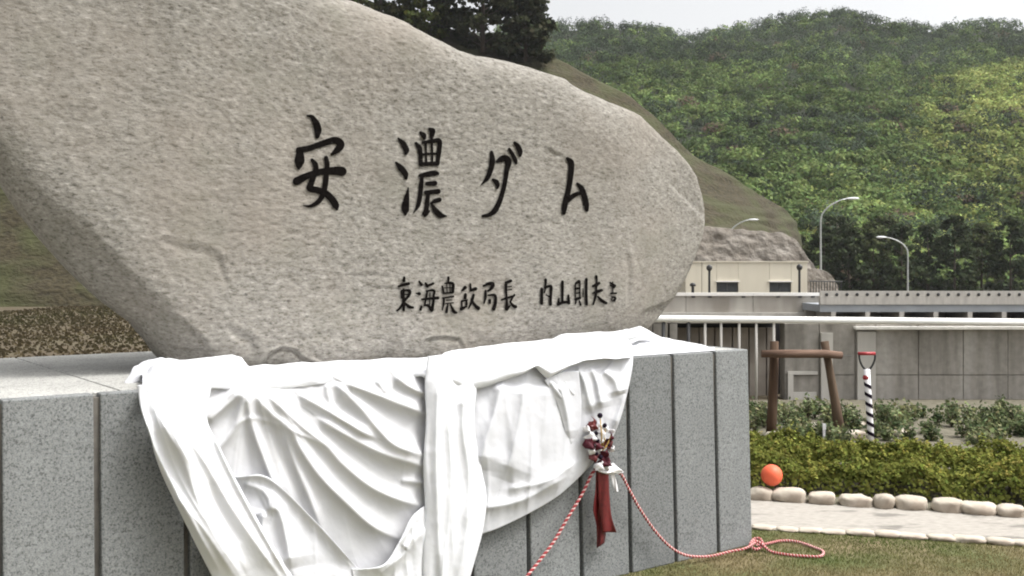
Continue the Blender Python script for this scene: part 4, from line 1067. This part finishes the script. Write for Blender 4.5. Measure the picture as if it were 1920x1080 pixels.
# hanging vertical band
drape('hanging_band', coons([(800, 668), (850, 664), (902, 672)], [(797, 1160), (862, 1160)], [(802, 668), (797, 720), (799, 790), (794, 870), (797, 960), (793, 1060), (798, 1160)], [(902, 672), (893, 735), (889, 800), (903, 880), (912, 935), (904, 1000), (882, 1080), (862, 1160)], 90, 230),
      .10, [([(822, 700), (818, 850), (822, 1000), (826, 1100)], 18, 12, 16), ([(872, 720), (868, 800), (880, 900), (872, 1020), (850, 1120)], 20, 14, 14), ([(850, 780), (846, 900), (850, 1060)], 10, 12, 12)], m_cloth, .004, .03, seed=241, pleat=(3, .016, .9))
# right drape
rd = [(zc([(260, 310), (210, 520), (120, 820), (90, 1000)]), 34, 16, 22), (zc([(430, 330), (405, 550), (345, 850), (265, 1080)]), 34, 20, 34), (zc([(590, 300), (600, 500), (560, 800), (440, 1100)]), 14, 24, 30),
      (zc([(840, 190), (900, 330), (960, 560)]), 22, 8, 12), (zc([(950, 200), (1000, 340), (1035, 520)]), 26, 9, 12), (zc([(1040, 225), (1130, 300), (1170, 420)]), 26, 14, 16), (zc([(690, 230), (830, 440)]), 18, 6, 8), (zc([(620, 300), (740, 460)]), 20, 6, 10),
      (zc([(1260, 160), (1230, 330), (1180, 520), (1120, 700)]), 22, 8, 10), (zc([(300, 1150), (600, 1090), (850, 930)]), 14, 10, 14), (zc([(100, 1300), (400, 1240), (760, 1050)]), 16, 9, 14)]
drape('right_drape', coons([(872, 690), (1030, 675), (1188, 664)], [(898, 1003), (935, 990), (985, 966), (1040, 934), (1078, 902), (1113, 866)], [(872, 690), (884, 800), (898, 900), (898, 1003)], [(1188, 664), (1182, 710), (1163, 785), (1140, 835), (1113, 866)], 160, 160),
      lambda px, py, s, t: .045 + .03 * np.sin(np.clip(t, 0, 1) * 2.6), rd, m_single, .004, seed=251, pleat=(9, .010, 1.2))
drape('pointed_flap', coons(zc([(585, 300), (720, 240), (850, 230)]), zc([(775, 790), (785, 802), (800, 790)]), zc([(585, 300), (670, 450), (725, 620), (775, 790)]), zc([(850, 230), (865, 400), (870, 520), (855, 690), (800, 790)]), 50, 80),
      lambda px, py, s, t: .082 + .03 * (1 - t), [(zc([(700, 330), (760, 560), (785, 760)]), 16, 10, 14)], m_single, .005, seed=261)

# rolled cloth along the top of the plinth
yu = [(225, 733), (255, 722), (275, 700), (300, 681), (315, 680), (335, 686), (360, 683), (395, 681), (420, 676), (434, 674), (448, 680), (470, 694), (488, 700), (505, 697), (540, 690), (580, 688), (640, 688), (740, 690), (790, 689), (812, 678), (832, 667), (860, 663), (930, 655), (1000, 647), (1036, 640),
      (1050, 632), (1063, 628), (1100, 628), (1150, 626), (1178, 620), (1200, 614), (1216, 622), (1240, 636), (1290, 643), (1318, 648), (1340, 656)]
yl = [(225, 737), (255, 744), (268, 744), (300, 738), (340, 733), (400, 730), (460, 734), (520, 732), (560, 727), (640, 720), (700, 715), (790, 706), (820, 720), (870, 732), (911, 725), (935, 716), (976, 703), (1000, 688), (1012, 700), (1024, 712), (1060, 691), (1097, 669), (1130, 657), (1160, 655), (1186, 672), (1200, 667), (1240, 664), (1300, 660), (1340, 657)]
nx, nvv = 360, 40
pxs = np.linspace(266, 1340, nx); U_ = np.interp(pxs, *zip(*yu)); Lw = np.interp(pxs, *zip(*yl))
ye = 655 - .068 * (pxs - 1405)
qc = np.interp(pxs, [225, 290, 330, 1100, 1180, 1250, 1340], [.55, .6, .56, .5, .42, .3, .05])
Pc = to_face(pxs, U_, qc); Pc[:, 2] = np.maximum(Pc[:, 2], PH + .022)
over = np.clip((1186 - pxs) / 12, 0, 1)                        # hangs over the edge only left of the bare panels
Pe = to_face(pxs, ye - 2, -(.075 - .035 * np.clip(np.minimum((pxs - 235) / 25, (800 - pxs) / 25), 0, 1)) * over + .03 * (1 - over)); Pe[:, 2] = np.maximum(Pe[:, 2], PH + .012)
mid_ = np.clip(np.minimum((pxs - 235) / 25, (800 - pxs) / 25), 0, 1)
Pl = to_face(pxs, np.maximum(Lw, ye), -(.112 - .062 * mid_) * over + .03 * (1 - over)); Pl[over < .5] = Pe[over < .5] - np.array([0, .004, .008])
back = Pc + np.stack([0 * pxs, .12 + 0 * pxs, PH + .006 - Pc[:, 2]], 1)
R0 = []
for k in range(nvv):
    f = k / (nvv - 1)
    if f < .15: a = f / .15; q = back * (1 - a) + Pc * a
    elif f < .62:
        a = (f - .15) / .47; q = Pc * (1 - a) + Pe * a; q[:, 2] += (.05 * over + .015) * np.sin(a * math.pi) * np.clip((Pc[:, 2] - PH) / .05, .3, 1)
    else:
        a = (f - .62) / .38; q = Pe * (1 - a) + Pl * a; q[:, 1] -= .035 * over * (1 - .8 * mid_) * np.sin(a * math.pi)
    R0.append(q)
V = np.array(R0)
e_ = np.clip((1340 - pxs) / 60, .05, 1)[None]
wv = fbm(np.stack([V[..., 0] * 5, V[..., 1] * 9, V[..., 2] * 9], -1), 271, 3)
rdg = 1 - np.abs(fbm(np.stack([V[..., 0] * 3 + V[..., 2] * 4, V[..., 1] * 2.2, V[..., 2] * 3.5], -1), 281, 2)) * 2.4
V[6:, :, 2] += (.012 * wv * e_ + .010 * np.clip(rdg, -1, 1) * e_)[6:]
V[6:, :, 1] -= (.014 * np.clip(rdg, -1, 1) * e_ * over)[6:]
V[..., 2] = np.where(V[..., 1] > -.02, np.maximum(V[..., 2], PH + .005), V[..., 2])
ob = link('top_roll', mesh('top_roll', V.reshape(-1, 3), grid_faces(nvv, nx), True), m_cloth, cl)
md = ob.modifiers.new('thickness', 'SOLIDIFY'); md.thickness = .004; md.offset = 0
# diagonal twisted roll at the right end
def roll(name, pts, rad, q0, q1, m, seed, flat=.8):
    p = smooth_poly(pts, 70); n = len(p); f = np.linspace(0, 1, n); q = q0 + (q1 - q0) * f
    P = to_face(p[:, 0], p[:, 1], q); ring = 30; V = []
    for k in range(n):
        t = P[min(k + 1, n - 1)] - P[max(k - 1, 0)]; t /= np.linalg.norm(t); up = np.cross(t, [0, 1, 0]); up /= np.linalg.norm(up); o2 = np.cross(t, up)
        r = np.interp(f[k], *zip(*rad))
        for j in range(ring):
            a = 2 * math.pi * j / ring
            rr = r * (1 + .12 * math.sin(5 * a + 9 * f[k] + seed) + .08 * math.sin(9 * a - 14 * f[k]))
            V.append(P[k] + (up * math.cos(a) + o2 * math.sin(a) * flat) * rr)
    V = np.array(V)
    return link(name, mesh(name, V, grid_faces(n, ring, True), True), m, cl)
roll('twisted_roll', [(236, 722), (262, 706), (290, 692), (318, 690)], [(0, .015), (.3, .05), (.8, .055), (1, .03)], .38, .44, m_single, 5, .7)
roll('twisted_roll', [(1018, 700), (1045, 678), (1080, 661), (1118, 646), (1160, 638), (1196, 630), (1218, 636)], [(0, .012), (.15, .05), (.5, .055), (.8, .05), (1, .02)], -.07, .18, m_cloth, 1)
roll('twisted_roll', [(905, 716), (930, 703), (965, 690), (1000, 676), (1030, 664), (1060, 652)], [(0, .02), (.2, .05), (.6, .05), (1, .03)], -.085, .05, m_cloth, 2)
roll('twisted_roll', [(810, 690), (840, 690), (870, 696), (900, 706)], [(0, .045), (.3, .06), (.7, .06), (1, .03)], -.05, -.09, m_cloth, 3, .7)

# ------------------------------------------------------------------ rosette, ribbon tails, ropes
def fp(px, py, o): return to_front(np.array(px, float), np.array(py, float), np.array(o, float))
ro = place(thing('rosette', 'red and white ribbon flower rosette with dark red tails hanging from the cloth corner', 'rosette'))
def petal(name, px, py, size, ang, m, o=.13, depth=.03, seed=0):
    """a cupped ribbon petal"""
    c = fp(px, py, o); V = []; nu, nv = 7, 7
    ca, sa = math.cos(ang), math.sin(ang)
    for i in range(nu):
        for j in range(nv):
            u_, v_ = i / (nu - 1) * 2 - 1, j / (nv - 1) * 2 - 1
            r = 1 - .25 * v_ * math.sin(seed * 2.3) - .18 * v_ * v_
            x, z = u_ * r * size * .95, v_ * size * (.75 + .12 * math.sin(seed + 2 * u_))
            y = -depth * (1 - 1.3 * abs(u_) ** (1 + .5 * (seed % 2))) + .3 * size * v_ * math.sin(seed) + .28 * size * math.sin(5 * u_ + 3 * v_ + seed)
            V.append((c[0] + ca * x - sa * z, c[1] + y, c[2] + sa * x + ca * z))
    ob = link(name, mesh(name, V, grid_faces(nu, nv), True), m, ro)
    md = ob.modifiers.new('thickness', 'SOLIDIFY'); md.thickness = .003
    return ob
for k, (px, py, s, a) in enumerate([(1110, 796, .032, .5), (1104, 831, .03, .1), (1118, 836, .026, 1.2), (1139, 833, .026, -.6), (1133, 851, .034, .4), (1143, 820, .022, .9), (1113, 858, .026, -.5), (1128, 866, .03, .8), (1137, 864, .024, .2), (1107, 800, .022, 1.4)]):
    petal('red_petal', px, py, s * 1.3, a, m_darkred if k % 3 else m_red, .125 + .006 * (k % 3), .03, k)
for k, (px, py, s, a) in enumerate([(1124, 802, .026, .3), (1107, 817, .03, .9), (1128, 818, .032, 0), (1121, 843, .024, .6), (1146, 842, .018, .2), (1124, 873, .03, .2), (1137, 872, .026, -.4), (1099, 803, .018, .4), (1134, 803, .018, 1), (1146, 808, .014, 0), (1110, 846, .02, .3)]):
    petal('white_petal', px, py, s * 1.2, a, m_white, .118 + .01 * (k % 3), .026, k + 20)
for k, (px, py, r) in enumerate([(1125, 779, .018), (1134, 798, .016), (1118, 812, .014), (1121, 826, .013), (1141, 835, .012), (1126, 857, .016), (1119, 851, .012)]):
    c = fp(px, py, .15); MB().lathe([(0, -r), (r * .7, -r * .7), (r, 0), (r * .7, r * .7), (0, r)], 10, c).build('dark_bud', m_black, ro, True)
for k, (px0, py0, px1, py1) in enumerate([(1126, 860, 1125, 782), (1126, 850, 1135, 800), (1126, 850, 1146, 815), (1124, 850, 1141, 828)]):
    MB().tube([fp(px0, py0, .12), fp((px0 + px1) / 2 + 3, (py0 + py1) / 2, .16), fp(px1, py1, .148)], .004, 6).build('gold_stem', m_gold, ro, True)
def ribbon(name, L, Rr_, m, o0, o1, wave=.012, ph=0, n=36, parent=None):
    l = smooth_poly(L, n); r = smooth_poly(Rr_, n); t = np.linspace(0, 1, n)[:, None]; s = np.linspace(0, 1, 9)[None]
    px = l[:, :1] * (1 - s) + r[:, :1] * s; py = l[:, 1:] * (1 - s) + r[:, 1:] * s
    o = o0 + (o1 - o0) * t + wave * np.sin(6 * s + ph + 5 * t) * (.4 + t)
    P = to_front(px, py, o)
    ob = link(name, mesh(name, P.reshape(-1, 3), grid_faces(n, 9), True), m, ro)
    md = ob.modifiers.new('thickness', 'SOLIDIFY'); md.thickness = .002
    return ob
ribbon('ribbon_tail', [(1117, 880), (1116, 920), (1112, 955), (1118, 985), (1119, 1028)], [(1134, 882), (1134, 930), (1134, 970), (1136, 995), (1133, 1018)], m_red, .09, .07, .014, 0)
ribbon('ribbon_tail', [(1120, 882), (1122, 930), (1124, 965), (1130, 998)], [(1141, 884), (1142, 925), (1146, 965), (1156, 998)], m_red, .115, .09, .012, 2)
ribbon('white_bow_loop', [(1120, 868), (1138, 880), (1150, 884)], [(1122, 884), (1142, 890), (1150, 886)], m_white, .13, .12, .008, 1)
ribbon('white_bow_loop', [(1142, 878), (1149, 868), (1156, 874), (1168, 883)], [(1140, 887), (1150, 888), (1160, 888), (1169, 885)], m_white, .13, .10, .008, 2)
ribbon('white_tail', [(1144, 886), (1148, 905), (1154, 922)], [(1151, 886), (1156, 905), (1159, 922)], m_white, .08, .07, .004, 0)

def rope(name, label, pts, rad, turns, cat='rope'):
    """two-ply twisted red and white cord through local points"""
    t = place(thing(name, label, cat)); p = smooth_poly(pts, 420); n = len(p)
    T = np.gradient(p, axis=0); T /= np.linalg.norm(T, axis=1)[:, None]
    for nm, m, ph in (('red_strand', m_rr, 0), ('white_strand', m_rw, math.pi), ('red_strand', m_rr, math.pi * 2 / 3 - .3)):
        if nm == 'red_strand' and ph > 0: ph = math.pi * .5
        C = []
        for k in range(n):
            u_ = np.cross(T[k], [.1, 1, .2]); u_ /= np.linalg.norm(u_); v_ = np.cross(T[k], u_); a = 2 * math.pi * turns * k / n + ph
            C.append(p[k] + (u_ * math.cos(a) + v_ * math.sin(a)) * rad * .55)
        MB().tube(C, rad * .55, 7).build(nm, m, t, True)
    return t
def gp(px, py, z=.014):
    """local point on the lawn"""
    Y = (H - z) * F / (py - HOR); w_ = W(px, py, Y); return tuple(RI @ (w_ - CORN))
# left rope hangs against the panels and runs on below the frame
lp = [tuple(fp(1120, 876, .085)), tuple(fp(1108, 892, .08)), tuple(fp(1092, 925, .07)), tuple(fp(1065, 970, .07)), tuple(fp(1035, 1020, .075)), tuple(fp(990, 1078, .09)), tuple(fp(950, 1125, .12)), gp(905, 1172), gp(840, 1190), gp(760, 1215)]
rope('braided_rope', 'red and white twisted rope slanting down left from the rosette', lp, .0098, 54)
rp_ = [tuple(fp(1140, 878, .085)), tuple(fp(1163, 888, .08)), tuple(fp(1178, 915, .07)), tuple(fp(1200, 955, .065)), tuple(fp(1230, 998, .065)), tuple(fp(1260, 1028, .075)), tuple(fp(1290, 1042, .09)), tuple(fp(1330, 1043, .11)), tuple(fp(1370, 1034, .13)), gp(1398, 1028, .05), gp(1418, 1016, .06)]
rope('braided_rope', 'red and white twisted rope sagging down right from the rosette to the plinth corner', rp_, .0092, 62)
kn_ = [gp(1405, 1026, .03), gp(1412, 1012, .05), gp(1424, 1010, .06), gp(1430, 1022, .035), gp(1418, 1030, .02), gp(1406, 1022, .05), gp(1414, 1014, .07), gp(1428, 1020, .05),
       gp(1445, 1034, .014), gp(1475, 1040, .014), gp(1510, 1043, .014), gp(1538, 1043, .014), gp(1543, 1034, .014), gp(1525, 1026, .014), gp(1495, 1016, .016), gp(1465, 1014, .016), gp(1435, 1020, .02), gp(1418, 1022, .03)]
rope('knotted_rope_end', 'knotted red and white rope end looped on the grass beside the plinth corner', kn_, .01, 84)

# ------------------------------------------------------------------ grass on the lawn
rng = np.random.default_rng(9); n = 90000
gy = rng.uniform(5.2, 8.1, n); gx = (rng.uniform(940, 2000, n) - 960) / F * gy
lc = np.stack([CT * (gx - CORN.x) + ST * (gy - CORN.y), -ST * (gx - CORN.x) + CT * (gy - CORN.y)], 1)
ok = (gy < edge_lo(gx) - .06) & ~((lc[:, 0] < .06) & (lc[:, 1] > -.05)); gx, gy = gx[ok], gy[ok]; n = len(gx)
pn = fbm(np.stack([gx * 1.4, gy * 2.2, 0 * gx], 1), 91, 3); near_edge = np.exp(-(edge_lo(gx) - gy) / .5)
g_ = np.clip(.42 + .9 * pn + .55 * near_edge, 0, 1)[:, None]
colr = (np.array((.2, .165, .085))[None] * (1 - g_) + np.array((.09, .115, .035))[None] * g_) * rng.uniform(.65, 1.3, (n, 1))
ht = rng.uniform(.008, .024, n); a = rng.uniform(0, 6.28, n); ln = rng.uniform(.2, 1.3, n) * ht; wd = rng.uniform(.0018, .0034, n)
B = np.stack([gx, gy, 0 * gx], 1); S = np.stack([np.cos(a) * wd, np.sin(a) * wd, 0 * a], 1); Tt = B + np.stack([np.cos(a + 1.3) * ln, np.sin(a + 1.3) * ln, ht], 1)
V = np.stack([B - S, B + S, Tt], 1).reshape(-1, 3)
o = link('grass', mesh('grass', V, np.arange(3 * n).reshape(-1, 3), False, np.repeat(colr, 3, 0)), m_blade)
tag(o, 'short patchy green and brown lawn grass beside the plinth', 'grass', kind='stuff')

# ------------------------------------------------------------------ thin air between here and the hills
hm = bpy.data.materials.new('haze_air'); hm.use_nodes = True; t = hm.node_tree; t.nodes.clear()
pv = t.nodes.new('ShaderNodeVolumePrincipled'); pv.inputs['Color'].default_value = (.93, .95, .97, 1); pv.inputs['Density'].default_value = .00009; pv.inputs['Anisotropy'].default_value = .2
oo = t.nodes.new('ShaderNodeOutputMaterial'); t.links.new(pv.outputs[0], oo.inputs['Volume'])
hz_ = MB().box(-1650, 1650, -120, 1950, -5, 190).build('haze', hm)
tag(hz_, 'thin pale haze in the air over the valley', 'haze', kind='stuff')
